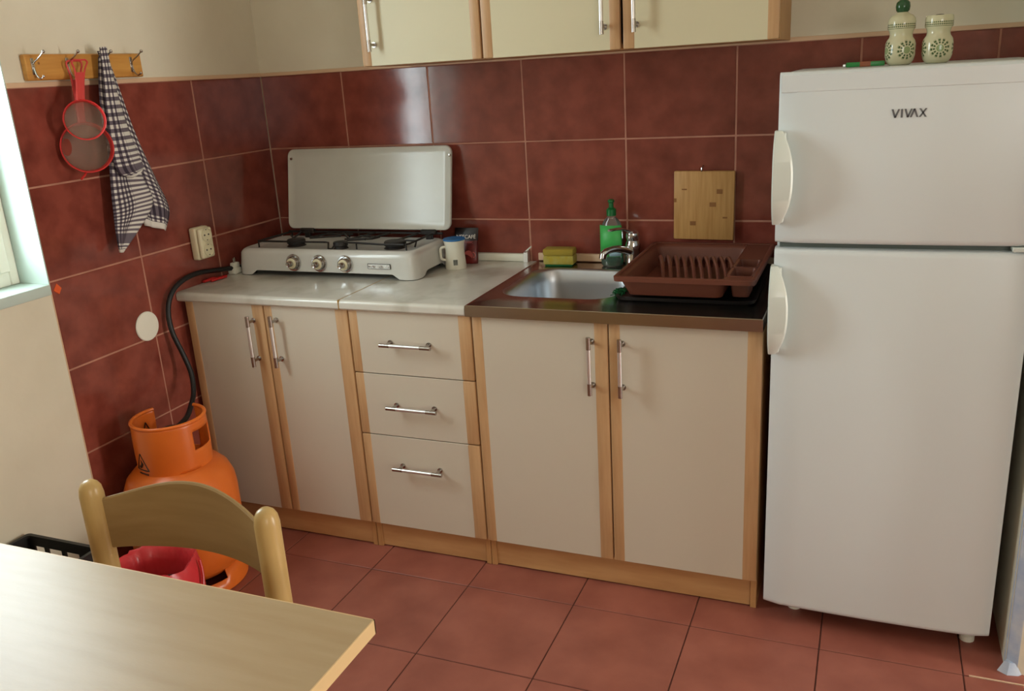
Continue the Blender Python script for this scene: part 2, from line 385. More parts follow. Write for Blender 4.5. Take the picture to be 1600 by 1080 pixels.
tag(one('trim_4', g_box(1.046, 1.848, -0.012, -0.0005, 0.8525, 0.878, 0.003, 2), 'tiletrim'), kind='structure')
# skirting-free left wall edge: raw tile edge bead
tag(one('trim_5', g_box(-0.006, 0.0015, -1.0505, -1.0468, 0, ZT, 0.0008), 'tiletrim'), kind='structure')

# window 1 (left), door 1 (right), window 2 (rear, added for fill light): frames, panes
w1 = tag(link(bpy.data.objects.new('window_1', None), (-0.1, (WY0+WY1)/2, WZ0), None), kind='structure')
rv = MB()
rv.add(g_box(-0.172, 0.0015, WY1-0.004, WY1-0.0005, WZ0, WZ1)); rv.add(g_box(-0.172, 0.0015, WY0, WY0+0.004, WZ0, WZ1)); rv.add(g_box(-0.172, 0, WY0, WY1, WZ1-0.004, WZ1))
rv.build('reveal', 'reveal', w1)
one('sill', g_box(-0.172, 0.004, WY0+0.001, WY1-0.001, WZ0-0.03, WZ0, 0.004, 2), 'reveal', w1)
fr = MB(); FX0, FX1 = -0.155, -0.105
ym = (WY0+WY1)/2
for a in ((WY0+0.004, WY0+0.032, WZ0, WZ1), (WY1-0.032, WY1-0.004, WZ0, WZ1), (WY0+0.032, WY1-0.032, WZ0, WZ0+0.04), (WY0+0.032, WY1-0.032, WZ1-0.04, WZ1)):
    fr.add(g_box(FX0, FX1, *a, 0.003))
fr.build('frame', 'frame', w1)
a, b = WY0+0.031, WY1-0.031
sh = MB()
for q in ((a, a+0.034, WZ0+0.039, WZ1-0.039), (b-0.034, b, WZ0+0.039, WZ1-0.039), (a+0.034, b-0.034, WZ0+0.039, WZ0+0.075), (a+0.034, b-0.034, WZ1-0.075, WZ1-0.039)):
    sh.add(g_box(FX0+0.004, FX1+0.008, *q, 0.003))
s = sh.build('sash', 'frame', w1)
box('pane', -0.132, -0.128, a+0.03, b-0.03, WZ0+0.07, WZ1-0.07, 'glass', s)
d1 = tag(link(bpy.data.objects.new('door_1', None), (XR, (DY0+DY1)/2, 0), None), kind='structure')
df = MB()
for q in ((DY0, DY0+0.05, 0, DZ1), (DY1-0.05, DY1, 0, DZ1), (DY0+0.05, DY1-0.05, DZ1-0.08, DZ1), (DY0+0.07, DY1-0.07, 0, 0.12)): df.add(g_box(XR+0.05, XR+0.11, *q, 0.003))
df.build('frame', 'frame', d1); box('pane', XR+0.078, XR+0.082, DY0+0.065, DY1-0.065, 0.11, DZ1-0.075, 'glass', d1)
w2 = tag(link(bpy.data.objects.new('fill_window', None), ((RX0+RX1)/2, YB, RZ0), None), kind='structure')  # unseen rear opening, added to let the fill light in
df = MB()
for q in ((RX0, RX0+0.07, RZ0, RZ1), (RX1-0.07, RX1, RZ0, RZ1), (3.665, 3.735, RZ0, RZ1)): df.add(g_box(q[0], q[1], YB-0.12, YB-0.06, q[2], q[3], 0.003))
for q in ((RZ0, RZ0+0.07), (RZ1-0.07, RZ1)): df.add(g_box(RX0, RX1, YB-0.12, YB-0.06, q[0], q[1], 0.003))
df.build('frame', 'frame', w2)

# ================================================================== LOWER CABINETS
YD = -0.578; YP = -0.5576; ZD0, ZD1 = 0.0975, 0.8155; TD = 0.018
def bar_handle(parent, p0, p1):
    P0, P1 = Vector(p0), Vector(p1); d = (P1-P0).normalized(); m = MB(); L = (P1-P0).length; r = 0.0058
    a, b = P0+d*0.034, P1-d*0.034
    m.add(g_cyl(a, b, r, 12), 0); m.add(g_cyl(P0, a, r*1.08, 12), 1); m.add(g_cyl(b, P1, r*1.08, 12), 1)
    for q in (P0+d*0.02, P1-d*0.02):
        m.add(g_cyl(q, q+Vector((0, 0.030, 0)), 0.0048, 10), 1); m.add(g_cyl(q+Vector((0, 0.0285, 0)), q+Vector((0, 0.0318, 0)), 0.0085, 12), 1)
    return m.build('handle', ['satin', 'dchrome'], parent)
def door(name, root, x0, x1, z0, z1, wl_, wr_, yf=YD, cm='cream'):
    d = one(name, g_box(x0+wl_-0.002, x1-wr_+0.002, yf, yf+TD-0.001, z0, z1, 0.0008), cm, root)
    for a, b in ((x0, x0+wl_), (x1-wr_, x1)):
        one('edge_strip', g_box(a, b, yf-0.0014, yf+TD, z0, z1, 0.0035, 2), 'strip', d)
    return d
def plinthset(root, x0, x1):
    one('plinth', g_box(x0+0.018, x1-0.018, YP+0.006, YP+0.022, 0.004, 0.0955), 'plinth', root)
def carcass(root, x0, x1):
    m = MB()
    m.add(g_box(x0, x0+0.017, YP, -0.03, 0, 0.816, 0.001)); m.add(g_box(x1-0.017, x1, YP, -0.03, 0, 0.816, 0.001))
    m.add(g_box(x0+0.016, x1-0.016, YP+0.004, -0.03, 0.096, 0.114)); m.add(g_box(x0+0.016, x1-0.016, -0.04, -0.03, 0.1, 0.815))
    m.add(g_box(x0+0.016, x1-0.016, YP+0.004, YP+0.06, 0.798, 0.816))
    return m.build('carcass', 'carc', root)
a = thing('base_cabinet', (0.327, -0.3, 0), 'cream two-door floor cabinet under the gas hob, beside the orange gas bottle', 'cabinet')
carcass(a, 0.018, 0.637); plinthset(a, 0.018, 0.637)
d = door('door', a, 0.0175, 0.3265, ZD0, ZD1, 0.032, 0.044); bar_handle(d, (0.2855, -0.610, 0.616), (0.2855, -0.610, 0.783))
d = door('door', a, 0.330, 0.637, ZD0, ZD1, 0.030, 0.044); bar_handle(d, (0.3735, -0.610, 0.620), (0.3735, -0.610, 0.788))
a = thing('drawer_cabinet', (0.842, -0.3, 0), 'cream three-drawer floor cabinet with wooden side strips between the two door cabinets', 'cabinet')
carcass(a, 0.6395, 1.0475); plinthset(a, 0.6395, 1.0475)
for z0, z1, hz in ((0.6175, ZD1, 0.7185), (0.4145, 0.6145, 0.518), (ZD0, 0.4115, 0.315)):
    d = door('drawer', a, 0.641, 1.046, z0, z1, 0.030, 0.040); bar_handle(d, (0.757, -0.610, hz), (0.926, -0.610, hz))
a = thing('sink_cabinet', (1.45, -0.3, 0), 'cream two-door floor cabinet under the stainless sink, left of the fridge', 'cabinet')
carcass(a, 1.049, 1.851); plinthset(a, 1.049, 1.851)
d = door('door', a, 1.050, 1.4485, ZD0, ZD1, 0.031, 0.038); bar_handle(d, (1.4035, -0.610, 0.616), (1.4035, -0.610, 0.781))
d = door('door', a, 1.4515, 1.8515, ZD0, ZD1, 0.032, 0.038); bar_handle(d, (1.489, -0.610, 0.616), (1.489, -0.610, 0.780))

# worktops
ZC = 0.847
def worktop(name, x0, x1, label):
    n = 7; prof = [(-0.5955+0.012-0.012*sin(pi/2*i/n), ZC-0.012+0.012*cos(pi/2*i/n)) for i in range(n+1)]
    prof += [(-0.5955, 0.822), (-0.590, 0.8165), (-0.001, 0.8165), (-0.001, ZC)]
    return tag(one(name, g_loft([[(x, y, z) for y, z in prof] for x in (x0, x1)]), 'marble'), label, 'worktop', 'marbled worktops')
worktop('worktop', 0.002, 0.6195, 'grey marbled worktop slab left of the brass joint, under the hob knobs and hose')
t2 = worktop('worktop', 0.6225, 1.0365, 'grey marbled worktop slab right of the brass joint, beside the sink')
one('joint_strip', g_box(0.6197, 0.6223, -0.5965, -0.002, 0.818, 0.8474), 'gold', t2)

# ------------------------------------------------------------------ sink
sk = thing('sink', (1.445, -0.3, 0.817), 'stainless steel inset sink with single bowl, left half free and drainer under the dish rack', 'sink')
X0, X1, Y0, Y1 = 1.039, 1.8525, -0.5965, -0.0015; ZS = 0.8485
nn = 8
bowl = rrect(1.082, 1.425, -0.462, -0.098, 0.075, nn)
def outer(pts):
    cx, cy = 1.2535, -0.28; out = []
    for x, y in pts:
        dx, dy = x-cx, y-cy; ts = []
        if dx > 1e-9: ts.append((X1-cx)/dx)
        if dx < -1e-9: ts.append((X0-cx)/dx)
        if dy > 1e-9: ts.append((Y1-cy)/dy)
        if dy < -1e-9: ts.append((Y0-cy)/dy)
        t = min(ts); out.append([cx+dx*t, cy+dy*t])
    for c in ((X0, Y0), (X1, Y0), (X0, Y1), (X1, Y1)):
        k = min(range(len(out)), key=lambda i: (out[i][0]-c[0])**2+(out[i][1]-c[1])**2); out[k] = list(c)
    return out
ou = outer(bowl); m = MB()
m.add(g_loft([[(x, y, 0.8175) for x, y in ou], [(x, y, ZS) for x, y in ou], [(x*0.994+1.445*0.006, y*0.99-0.003, ZS+0.0015) for x, y in ou],
              [(x*0.985+1.445*0.015, y*0.975-0.0075, ZS-0.001) for x, y in ou],
              [(x, y, ZS-0.001) for x, y in rrect(1.076, 1.431, -0.468, -0.092, 0.08, nn)]], False, False), 0)
m.build('deck', 'steel', sk, angle=30)
m = MB(); rings = []
for ins, z in ((-0.006, ZS-0.001), (0, ZS-0.003), (0.006, ZS-0.012), (0.010, 0.80), (0.016, 0.74), (0.026, 0.712), (0.045, 0.702), (0.12, 0.700)):
    rings.append([(x, y, z) for x, y in rrect(1.082+ins, 1.425-ins, -0.462+ins, -0.098-ins, max(0.075-ins*0.5, 0.02), nn)])
m.add(g_loft(rings, False, True)); m.build('bowl', 'steelbowl', sk)
one('drain', g_lathe([(0.03, 0.7005), (0.03, 0.703), (0.022, 0.703), (0.018, 0.7008)], (1.255, -0.28, 0), 24), 'chrome', sk)
m = MB()
for i in range(6): one('drainer_rib', g_box(1.48, 1.79, -0.43+i*0.065, -0.42+i*0.065, ZS-0.001, ZS+0.0012, 0.0008), 'steel', sk)

# faucet
f = thing('faucet', (1.388, -0.062, ZS), 'chrome single-lever mixer tap behind the sink bowl', 'tap')
m = MB(); m.add(g_lathe([(0.028, 0), (0.028, 0.006), (0.024, 0.012), (0.023, 0.055), (0.024, 0.075), (0.020, 0.088), (0.012, 0.093)], (1.388, -0.062, ZS), 28))
m.build('body', 'chrome', f)
pts = smooth_pts([(1.384, -0.068, 0.900), (1.366, -0.094, 0.912), (1.345, -0.125, 0.921), (1.326, -0.153, 0.917), (1.318, -0.165, 0.906)], 5)
m = MB(); m.add(g_tube(pts, [0.017-0.006*i/(len(pts)-1) for i in range(len(pts))], 14, sq=0.8)); m.add(g_cyl((1.320, -0.162, 0.912), (1.318, -0.165, 0.897), 0.0115, 16)); m.build('spout', 'chrome', f)
m = MB(); m.add(g_lathe([(0.019, 0), (0.022, 0.012), (0.020, 0.024), (0.008, 0.031)], (1.388, -0.062, ZS+0.088), 24))
pts = smooth_pts([(1.392, -0.058, 0.955), (1.382, -0.078, 0.968), (1.362, -0.115, 0.982), (1.338, -0.158, 0.984)], 5)
m.add(g_tube(pts, [0.010, 0.010]+[0.0085]*(len(pts)-3)+[0.006], 12, sq=0.55)); m.build('lever', 'chrome', f)

# washing-up liquid bottle
b = thing('soap_bottle', (1.316, -0.048, ZS), 'clear bottle of green washing-up liquid with green cap behind the tap', 'bottle')
def ovl(r, z, sy=0.58, sx=1.0): return [(1.316+r*sx*cos(2*pi*j/32), -0.048+r*sy*sin(2*pi*j/32), z) for j in range(32)]
pr = [(0.030, 0), (0.036, 0.006), (0.0375, 0.03), (0.0355, 0.06), (0.0365, 0.09), (0.036, 0.115), (0.031, 0.138), (0.022, 0.152), (0.013, 0.16), (0.013, 0.166)]
one('shell', g_loft([ovl(r, ZS+z, 0.58 if r > 0.014 else 1) for r, z in pr]), 'clear', b)
one('liquid', g_loft([ovl(r-0.0016, ZS+z+0.0015) for r, z in pr[:5]]), 'liquid', b)
def lab(z0, z1, m_, r, nm, a0=200, a1=340):
    rings = []
    for z in (z0, (z0+z1)/2, z1): rings.append([(1.316+r*cos(radians(a0+(a1-a0)*j/16)), -0.048+r*0.58*sin(radians(a0+(a1-a0)*j/16)), ZS+z) for j in range(17)])
    return solid(one(nm, g_loft(rings, False, False, closed=False), m_, b), 0.0006, 0)
lab(0.034, 0.135, 'glabel', 0.0384, 'label', 190, 335); lab(0.036, 0.052, 'blabel', 0.0392, 'lower_label', 265, 328)
one('cap', g_lathe([(0.0155, 0.164), (0.0155, 0.184), (0.011, 0.188), (0.0075, 0.190), (0.0075, 0.205), (0.0105, 0.207), (0.0105, 0.213), (0.006, 0.216)], (1.316, -0.048, ZS), 24), 'green', b)

# sponge
s = thing('sponge', (1.135, -0.045, ZS), 'yellow-olive folded kitchen sponge at the back rim of the sink', 'sponge')
sm = Matrix.Translation((1.137, -0.047, 0)) @ Matrix.Rotation(radians(4), 4, 'Z')
one('foam', xf(g_box(-0.052, 0.052, -0.028, 0.026, ZS+0.004, ZS+0.034, 0.006, 2), sm), 'sponge', s)
one('upper_layer', xf(g_box(-0.053, 0.051, -0.026, 0.028, ZS+0.033, ZS+0.056, 0.006, 2), sm), 'sponge2', s)
one('scouring_pad', xf(g_box(-0.046, 0.046, -0.026, 0.024, ZS, ZS+0.0045, 0.001), sm), 'scour', s)
tag(one('end_cap', g_loft([[(x, -0.026, 0.8475), (x, -0.0005, 0.8475), (x, -0.0005, 0.884), (x, -0.022, 0.880)] for x in (0.997, 1.012)]), 'satin'),
    'small grey metal end cap closing the white worktop upstand', 'end cap')
tag(one('white_stick', g_cyl((1.004, -0.012, 0.884), (1.026, -0.020, 0.901), 0.0028, 8), 'white'), 'tiny white stick leaning on the metal end cap left of the sponge', 'stick')

# dish rack
k = thing('dish_rack', (1.63, -0.245, 0.861), 'brown plastic dish rack with two cutlery cups on the sink drainer', 'dish rack')
ZR = 0.921
rings = []
for ins, z in ((0.006, ZR-0.014), (-0.004, ZR-0.012), (-0.005, ZR-0.001), (-0.002, ZR+0.001), (0.007, ZR)):
    rings.append([(x, y, z) for x, y in rrect(1.447+ins, 1.814-ins, -0.49+ins, -0.012-ins, 0.016, 5)])
m = MB(); m.add(g_loft(rings, False, False)); solid(m.build('rim', 'brown', k), 0.002)
rings = []
for t, z in ((0, ZR), (0.3, ZR-0.017), (0.7, ZR-0.038), (0.95, ZR-0.052), (1.0, ZR-0.056)):
    rings.append([(x, y, z) for x, y in rrect(1.452+0.024*t, 1.738-0.010*t, -0.485+0.026*t, -0.017-0.022*t, 0.018, 5)])
rings.append([(x, y, ZR-0.057) for x, y in rrect(1.50, 1.71, -0.44, -0.06, 0.02, 5)])
m = MB(); m.add(g_loft(rings, False, True)); solid(m.build('basket', 'brown', k), 0.002)
for y0, y1 in ((-0.447, -0.345), (-0.338, -0.236)):
    rings = []
    for ins, z in ((-0.002, ZR+0.0005), (0.004, ZR), (0.006, ZR-0.012), (0.012, ZR-0.056)): rings.append([(x, y, z) for x, y in rrect(1.742+ins, 1.806-ins*0.9, y0+ins*0.6, y1-ins*0.6, 0.008, 4)])
    solid(one('cutlery_cup', g_loft(rings, False, True), 'brown', k), 0.0022)
one('shelf', g_box(1.738, 1.810, -0.234, -0.02, ZR-0.004, ZR, 0.001), 'brown', k); one('shelf', g_box(1.738, 1.81, -0.486, -0.447, ZR-0.004, ZR, 0.001), 'brown', k)
for i in range(10):
    x = 1.492+0.0225*i
    pts = smooth_pts([(x-0.006, -0.120, 0.870), (x-0.002, -0.130, 0.898), (x+0.012, -0.175, 0.906), (x+0.032, -0.245, 0.894), (x+0.046, -0.300, 0.868)], 4)
    one('rib', g_tube(pts, 0.0052, 6, sq=1.3), 'brown', k)
m = MB()
rings = [[(x, y, z) for x, y in rrect(1.437+i_, 1.818-i_, -0.474+i_, -0.01-i_, 0.03, 6)] for i_, z in ((0.010, ZS+0.0005), (0.004, ZS+0.002), (0.0, ZS+0.012), (0.004, ZS+0.012), (0.012, ZS+0.005))]
tag(MB().add(g_loft(rings, True, True)).build('drip_tray', 'tray'), 'black plastic drip tray beneath the brown dish rack', 'tray')
m = MB()
for i in range(34):
    p = Vector((1.437, -0.405, ZS+0.006)); q = [p+Vector((random.gauss(0, 0.011), random.gauss(0, 0.018), random.uniform(-0.003, 0.008))) for _ in range(4)]
    q = [Vector((min(v.x, 1.455), v.y, max(v.z, ZS+0.002))) for v in q]; m.add(g_tube(smooth_pts(q, 3), 0.0013, 4))
tag(m.build('scrubber', 'scour'), 'tangled green scrubber peeking from under the dish rack corner', 'scrubber')

# cutting board on its hook
cb = thing('cutting_board', (1.60, -0.012, 0.932), 'rectangular bamboo chopping board hanging on the tiles above the dish rack', 'cutting board')
mm = Matrix.Translation((1.602, -0.011, 1.039)) @ Matrix.Rotation(radians(0.6), 4, 'Y')
one('board', xf(g_box(-0.0925, 0.0925, -0.008, 0.008, -0.106, 0.106, 0.004, 2), mm), 'bamboo', cb)
for x, z, w, h in ((-0.088, 0.016, 0.008, 0.012), (0.028, 0.004, 0.020, 0.013), (0.048, 0.044, 0.018, 0.014), (-0.032, -0.055, 0.018, 0.013), (0.066, -0.036, 0.014, 0.005), (-0.06, 0.05, 0.016, 0.004)):
    one('knot', xf(g_box(x-w/2, x+w/2, -0.0086, -0.007, z-h/2, z+h/2, 0.0003), mm), 'knot', cb)
tag(one('wall_hook', g_tube(smooth_pts([(1.597, -0.001, 1.160), (1.597, -0.014, 1.152), (1.597, -0.026, 1.146), (1.597, -0.026, 1.156)], 4), 0.0022, 8), 'dchrome'), 'small metal wall hook at the top of the chopping board', 'hook')

# ------------------------------------------------------------------ gas hob
st = thing('gas_hob', (0.395, -0.18, ZC), 'white enamel three-burner tabletop gas hob with raised lid', 'hob')
SX0, SX1, SY0, SY1 = 0.046, 0.748, -0.335, -0.062
def oring(ins, r, nd=26):
    pts = []
    x0, x1, y0, y1 = SX0+ins, SX1-ins, SY0+ins, SY1-ins
    segs = [((x0+r, y0), (x1-r, y0)), ((x1-r, y0+r), -90), ((x1, y0+r), (x1, y1-r)), ((x1-r, y1-r), 0), ((x1-r, y1), (x0+r, y1)), ((x0+r, y1-r), 90), ((x0, y1-r), (x0, y0+r)), ((x0+r, y0+r), 180)]
    for s_ in segs:
        if isinstance(s_[1], tuple):
            k_ = nd if abs(s_[0][1]-s_[1][1]) < 1e-9 else 14
            for i in range(k_): t = i/k_; pts.append((s_[0][0]+(s_[1][0]-s_[0][0])*t, s_[0][1]+(s_[1][1]-s_[0][1])*t))
        else:
            for i in range(6): a = radians(s_[1]+90*i/6); pts.append((s_[0][0]+r*cos(a), s_[0][1]+r*sin(a)))
    return pts
def bot(x, y):
    dx = min(x-SX0, SX1-x); dy = min(y-SY0, SY1-y); t = max(dx, dy)
    s_ = min(max((t-0.055)/0.03, 0), 1); return ZC+0.002+0.017*s_*s_*(3-2*s_)
base = oring(0, 0.035)
rings = [[(x, y, bot(x, y)) for x, y in base], [(x, y, ZC+0.03) for x, y in base], [(x, y, ZC+0.070) for x, y in oring(0.004, 0.034)]]
for i in range(1, 6):
    a = pi/2*i/5; rings.append([(x, y, ZC+0.070+0.022*sin(a)) for x, y in oring(0.004+0.022*(1-cos(a)), 0.033)])
rings.append([(x, y, ZC+0.086) for x, y in oring(0.040, 0.03)])
m = MB(); m.add(g_loft(rings, False, True)); m.add(g_box(SX0+0.03, SX1-0.03, SY0+0.03, SY1-0.02, ZC+0.012, ZC+0.016), 1); m.build('housing', ['enamel', 'dark'], st)
m = MB()
for x, y in ((SX0+0.04, SY0+0.035), (SX1-0.04, SY0+0.035), (SX0+0.04, SY1-0.04), (SX1-0.04, SY1-0.04)): one('foot', g_cyl((x, y, ZC), (x, y, ZC+0.014), 0.011, 12), 'rubber', st)
for x in (0.2865, 0.389, 0.4895):
    kb = one('knob', g_lathe([(0.0215, 0.0), (0.0215, -0.013), (0.019, -0.0165), (0.012, -0.017)], (x, SY0+0.002, 0.896), 28, axis='y'), 'dchrome', st)
    one('scale_ring', g_lathe([(0.029, 0.002), (0.0292, -0.002), (0.0275, -0.005), (0.0225, -0.0045), (0.0222, 0.0)], (x, SY0, 0.896), 32, axis='y'), 'chrome', kb)
    one('cap', g_lathe([(0.018, -0.0145), (0.0175, -0.018), (0.014, -0.0185)], (x, SY0+0.002, 0.896), 28, axis='y'), 'socket', kb)
    one('spindle', g_lathe([(0.010, -0.017), (0.0095, -0.035), (0.008, -0.037), (0.004, -0.0355)], (x, SY0+0.002, 0.896), 20, axis='y'), 'dchrome', kb)
bd = MB(); bd.add(g_box(0.5755, 0.6595, SY0-0.0022, SY0, 0.8835, 0.9000, 0.0007), 0)
rr = random.Random(3)
for q in ((0.5755, 0.5768, 0.8835, 0.9), (0.6582, 0.6595, 0.8835, 0.9), (0.5755, 0.6595, 0.8987, 0.9), (0.5755, 0.6595, 0.8835, 0.8848)): bd.add(g_box(q[0], q[1], SY0-0.0026, SY0, q[2], q[3]), 1)
x = 0.580
while x < 0.654:      # illegible embossed lettering
    h = 0.0085 if rr.random() < 0.4 else 0.006; bd.add(g_box(x, x+0.0014, SY0-0.0032, SY0-0.002, 0.887, 0.887+h), 2)
    if rr.random() < 0.7: bd.add(g_box(x, x+0.0045, SY0-0.0032, SY0-0.002, 0.887+h-0.0014 if rr.random() < 0.6 else 0.887, 0.887+h if rr.random() < 0.6 else 0.8884), 2)
    x += 0.0066
bd.build('badge', ['satin', 'black', 'dchrome'], st)
ZH = ZC+0.086
for x, y, r in ((0.232, -0.232, 0.032), (0.432, -0.262, 0.025), (0.625, -0.232, 0.037)):
    bn = one('burner', g_lathe([(r*1.05, 0.0), (r*0.9, 0.004), (r*0.85, 0.008), (r, 0.0105), (r, 0.020), (r*0.92, 0.0235), (r*0.3, 0.0245)], (x, y, ZH), 28), 'black', st)
# pan grate
ZG = ZH+0.022; m = MB(); R0 = 0.0034
def wire(pts, closed=False): m.add(g_tube([Vector((a_, b_, ZG+(c[0] if c else 0))) for a_, b_, *c in pts], R0, 6, closed))
wire([(0.105, -0.275), (0.38, -0.272)]); wire([(0.105, -0.275), (0.115, -0.092)]); wire([(0.115, -0.092), (0.36, -0.092)])
wire([(0.38, -0.272), (0.395, -0.278), (0.40, -0.29, -0.018), (0.415, -0.29, -0.018), (0.425, -0.278), (0.44, -0.272), (0.5, -0.272)])
wire([(0.5, -0.272), (0.60, -0.29), (0.690, -0.29), (0.700, -0.270), (0.695, -0.095)]); wire([(0.36, -0.092), (0.695, -0.095)])
for a_, b_ in ((0.16, 0.20), (0.30, 0.265), (0.335, 0.42)): wire([(a_, -0.092), (b_, -0.195)])
wire([(0.155, -0.155), (0.20, -0.205)]); wire([(0.27, -0.205), (0.37, -0.16)]); wire([(0.29, -0.13), (0.40, -0.13)])
for a_, b_ in ((0.47, 0.44), (0.53, 0.50), (0.64, 0.625)): wire([(a_, -0.095), (b_, -0.215)])
wire([(0.42, -0.215), (0.52, -0.19)]); wire([(0.44, -0.15), (0.53, -0.17), (0.52, -0.20), (0.44, -0.235)]); wire([(0.66, -0.22), (0.70, -0.22), (0.70, -0.235, -0.018)])
for x, y in ((0.105, -0.275), (0.115, -0.092), (0.695, -0.095), (0.695, -0.285), (0.36, -0.092), (0.5, -0.272)): m.add(g_cyl((x, y, ZH), (x, y, ZG+0.003), 0.003, 6))
m.build('grate', 'black', st)
# lid
lx0, lx1, lz0, lz1, ly = 0.100, 0.762, 0.9660, 1.2440, -0.050
def lr(ins, r=0.024): return rrect(lx0+ins, lx1-ins, lz0+ins, lz1-ins, max(r-ins*0.6, 0.006), 7)
rings = [[(x, ly+0.012, z) for x, z in lr(0.004)], [(x, ly+0.010, z) for x, z in lr(0.0)], [(x, ly+0.002, z) for x, z in lr(0.0)], [(x, ly-0.0005, z) for x, z in lr(0.003)], [(x, ly+0.001, z) for x, z in lr(0.007)], [(x, ly+0.006, z) for x, z in lr(0.018)], [(x, ly+0.0065, z) for x, z in lr(0.030)]]
rings = [[(x, y-0.040+(z-lz0)*0.20, z) for x, y, z in rg] for rg in rings]
lidm = one('lid', g_loft(rings), 'lid', st)
m = MB()
for x in (0.117, 0.757): one('rivet', g_lathe([(0.0045, 0.001), (0.0045, -0.004), (0.0015, -0.0045)], (x, ly+0.0105, 1.212), 14, axis='y'), 'dchrome', lidm)
m = MB(); m.add(g_cyl((0.10, -0.088, ZC+0.108), (0.73, -0.088, ZC+0.108), 0.0042, 8))
for x in (0.185, 0.68): m.add(g_box(x-0.03, x+0.03, -0.102, -0.082, ZC+0.104, ZC+0.122, 0.005)); m.add(g_box(x-0.012, x+0.012, -0.098, -0.085, ZC+0.084, ZC+0.110, 0.003))
m.build('hinge', 'black', st)

# power plug, red clip
p = thing('plug', (0.042, -0.315, ZC), 'off-white mains plug with prongs up, beside the left end of the hob', 'plug')
pm = Matrix.Translation((0.020, -0.318, ZC))
m = MB(); m.add(xf(g_box(-0.018, 0.016, -0.018, 0.018, 0, 0.022, 0.005, 2), pm)); m.add(xf(g_box(-0.008, 0.014, -0.014, 0.014, 0.020, 0.040, 0.004, 2), pm)); m.build('body', 'white', p)
m = MB(); m.add(xf(g_cyl((-0.002, 0.008, 0.038), (-0.002, 0.008, 0.056), 0.0024, 8), pm)); m.add(xf(g_cyl((0.006, -0.008, 0.038), (0.006, -0.008, 0.056), 0.0024, 8), pm)); m.build('prong', 'chrome', p)
pts = [(0.010, -0.470, ZC+0.006), (0.018, -0.440, ZC+0.008), (0.022, -0.415, ZC+0.006), (0.026, -0.375, ZC+0.005)]
m = MB(); m.add(g_tube(smooth_pts(pts, 5), [0.009]*4+[0.011]*5+[0.007]*7, 10, sq=0.5)); m.add(g_tube(smooth_pts([(0.03, -0.455, ZC+0.006), (0.036, -0.42, ZC+0.007), (0.034, -0.385, ZC+0.005)], 5), 0.0045, 8))
tag(m.build('peg', 'redpl'), 'small glossy red plastic peg lying on the worktop by the hose', 'peg')

# measuring cup and coffee packet
c = thing('cup', (0.795, -0.135, ZC), 'white plastic jug-cup with blue lid and side handle, right of the hob', 'cup')
cc = (0.795, -0.135, ZC)
m = MB(); m.add(g_lathe([(0.0345, 0), (0.0355, 0.002), (0.034, 0.03), (0.0315, 0.062), (0.0335, 0.085), (0.036, 0.093), (0.036, 0.097)], cc, 32)); m.build('body', 'white', c)
one('lid', g_lathe([(0.037, 0.096), (0.0375, 0.099), (0.036, 0.1015), (0.030, 0.1008)], cc, 32), 'bluepl', c)
hd = [(0.795-0.023-0.0, -0.135-0.024, ZC+z) for z in (0,)]
dv = Vector((-0.80, -0.60, 0)); pts = [Vector(cc)+dv*r_r+Vector((0, 0, z)) for r_r, z in ((0.031, 0.075), (0.046, 0.072), (0.049, 0.055), (0.046, 0.036), (0.031, 0.030))]
one('handle', g_tube(smooth_pts(pts, 5), 0.0045, 8), 'white', c)
dv2 = Vector((0.42, -0.90, 0)).normalized(); sd = Vector((0.90, 0.42, 0)).normalized()
m = MB()
for i in range(6):
    q = Vector(cc)+dv2*0.0345+sd*(-0.006+0.0024*i); m.add(g_box(q.x-0.0006, q.x+0.0006, q.y-0.0008, q.y+0.0015, ZC+0.016, ZC+0.034))
m.build('barcode', 'gap', c)
pk = thing('coffee_packet', (0.796, -0.055, ZC), 'dark red and black instant coffee packet leaning behind the white cup', 'packet')
def pkr(z, x0, x1, t, yc): return [(x0, yc, z), ((x0+x1)/2, yc-t, z), (x1, yc, z), ((x0+x1)/2, yc+t*0.7, z)]
def pring(z, w, t, yc):
    return [(0.796+w*0.94*cos(2*pi*j/20), yc-0.008+t*(abs(sin(2*pi*j/20))**0.7)*(1 if sin(2*pi*j/20) > 0 else -1), z) for j in range(20)]
one('pouch', g_loft([pring(ZC+z, w, t, y) for z, w, t, y in ((0.001, 0.050, 0.014, -0.052), (0.012, 0.051, 0.019, -0.052), (0.045, 0.050, 0.017, -0.046), (0.078, 0.048, 0.010, -0.036))]), 'packet', pk)
one('top_seal', g_loft([pring(ZC+z, w, t, y) for z, w, t, y in ((0.0775, 0.0482, 0.0102, -0.036), (0.104, 0.047, 0.006, -0.028), (0.118, 0.047, 0.0015, -0.024))]), 'packtop', pk)
ta = Matrix.Translation((0.836, -0.0495, ZC+0.090)) @ Matrix.Rotation(radians(90+14), 4, 'X')
ta = Matrix.Translation((0.803, -0.0575, ZC+0.091)) @ Matrix.Rotation(radians(78), 4, 'X')
one('lettering', xf(g_text('NESCAFÉ', 0.0180, 0.0006), ta), 'text', pk)
one('small_lettering', xf(g_text('CLASSIC', 0.010, 0.0004), Matrix.Translation((0.812, -0.0625, ZC+0.073)) @ Matrix.Rotation(radians(80), 4, 'X')), 'pinktext', pk)
m = MB(); m.add(g_lathe([(0.016, 0), (0.017, 0.010), (0.017, 0.011), (0.013, 0.011)], (0.814, -0.0735, ZC+0.030), 20, axis='y')); m.add(g_tube([(0.831+0.008*cos(a/6*pi-pi/2), -0.0710, ZC+0.032+0.009*sin(a/6*pi-pi/2)) for a in range(7)], 0.002, 6)); m.build('mug_picture', 'pinktext', pk)

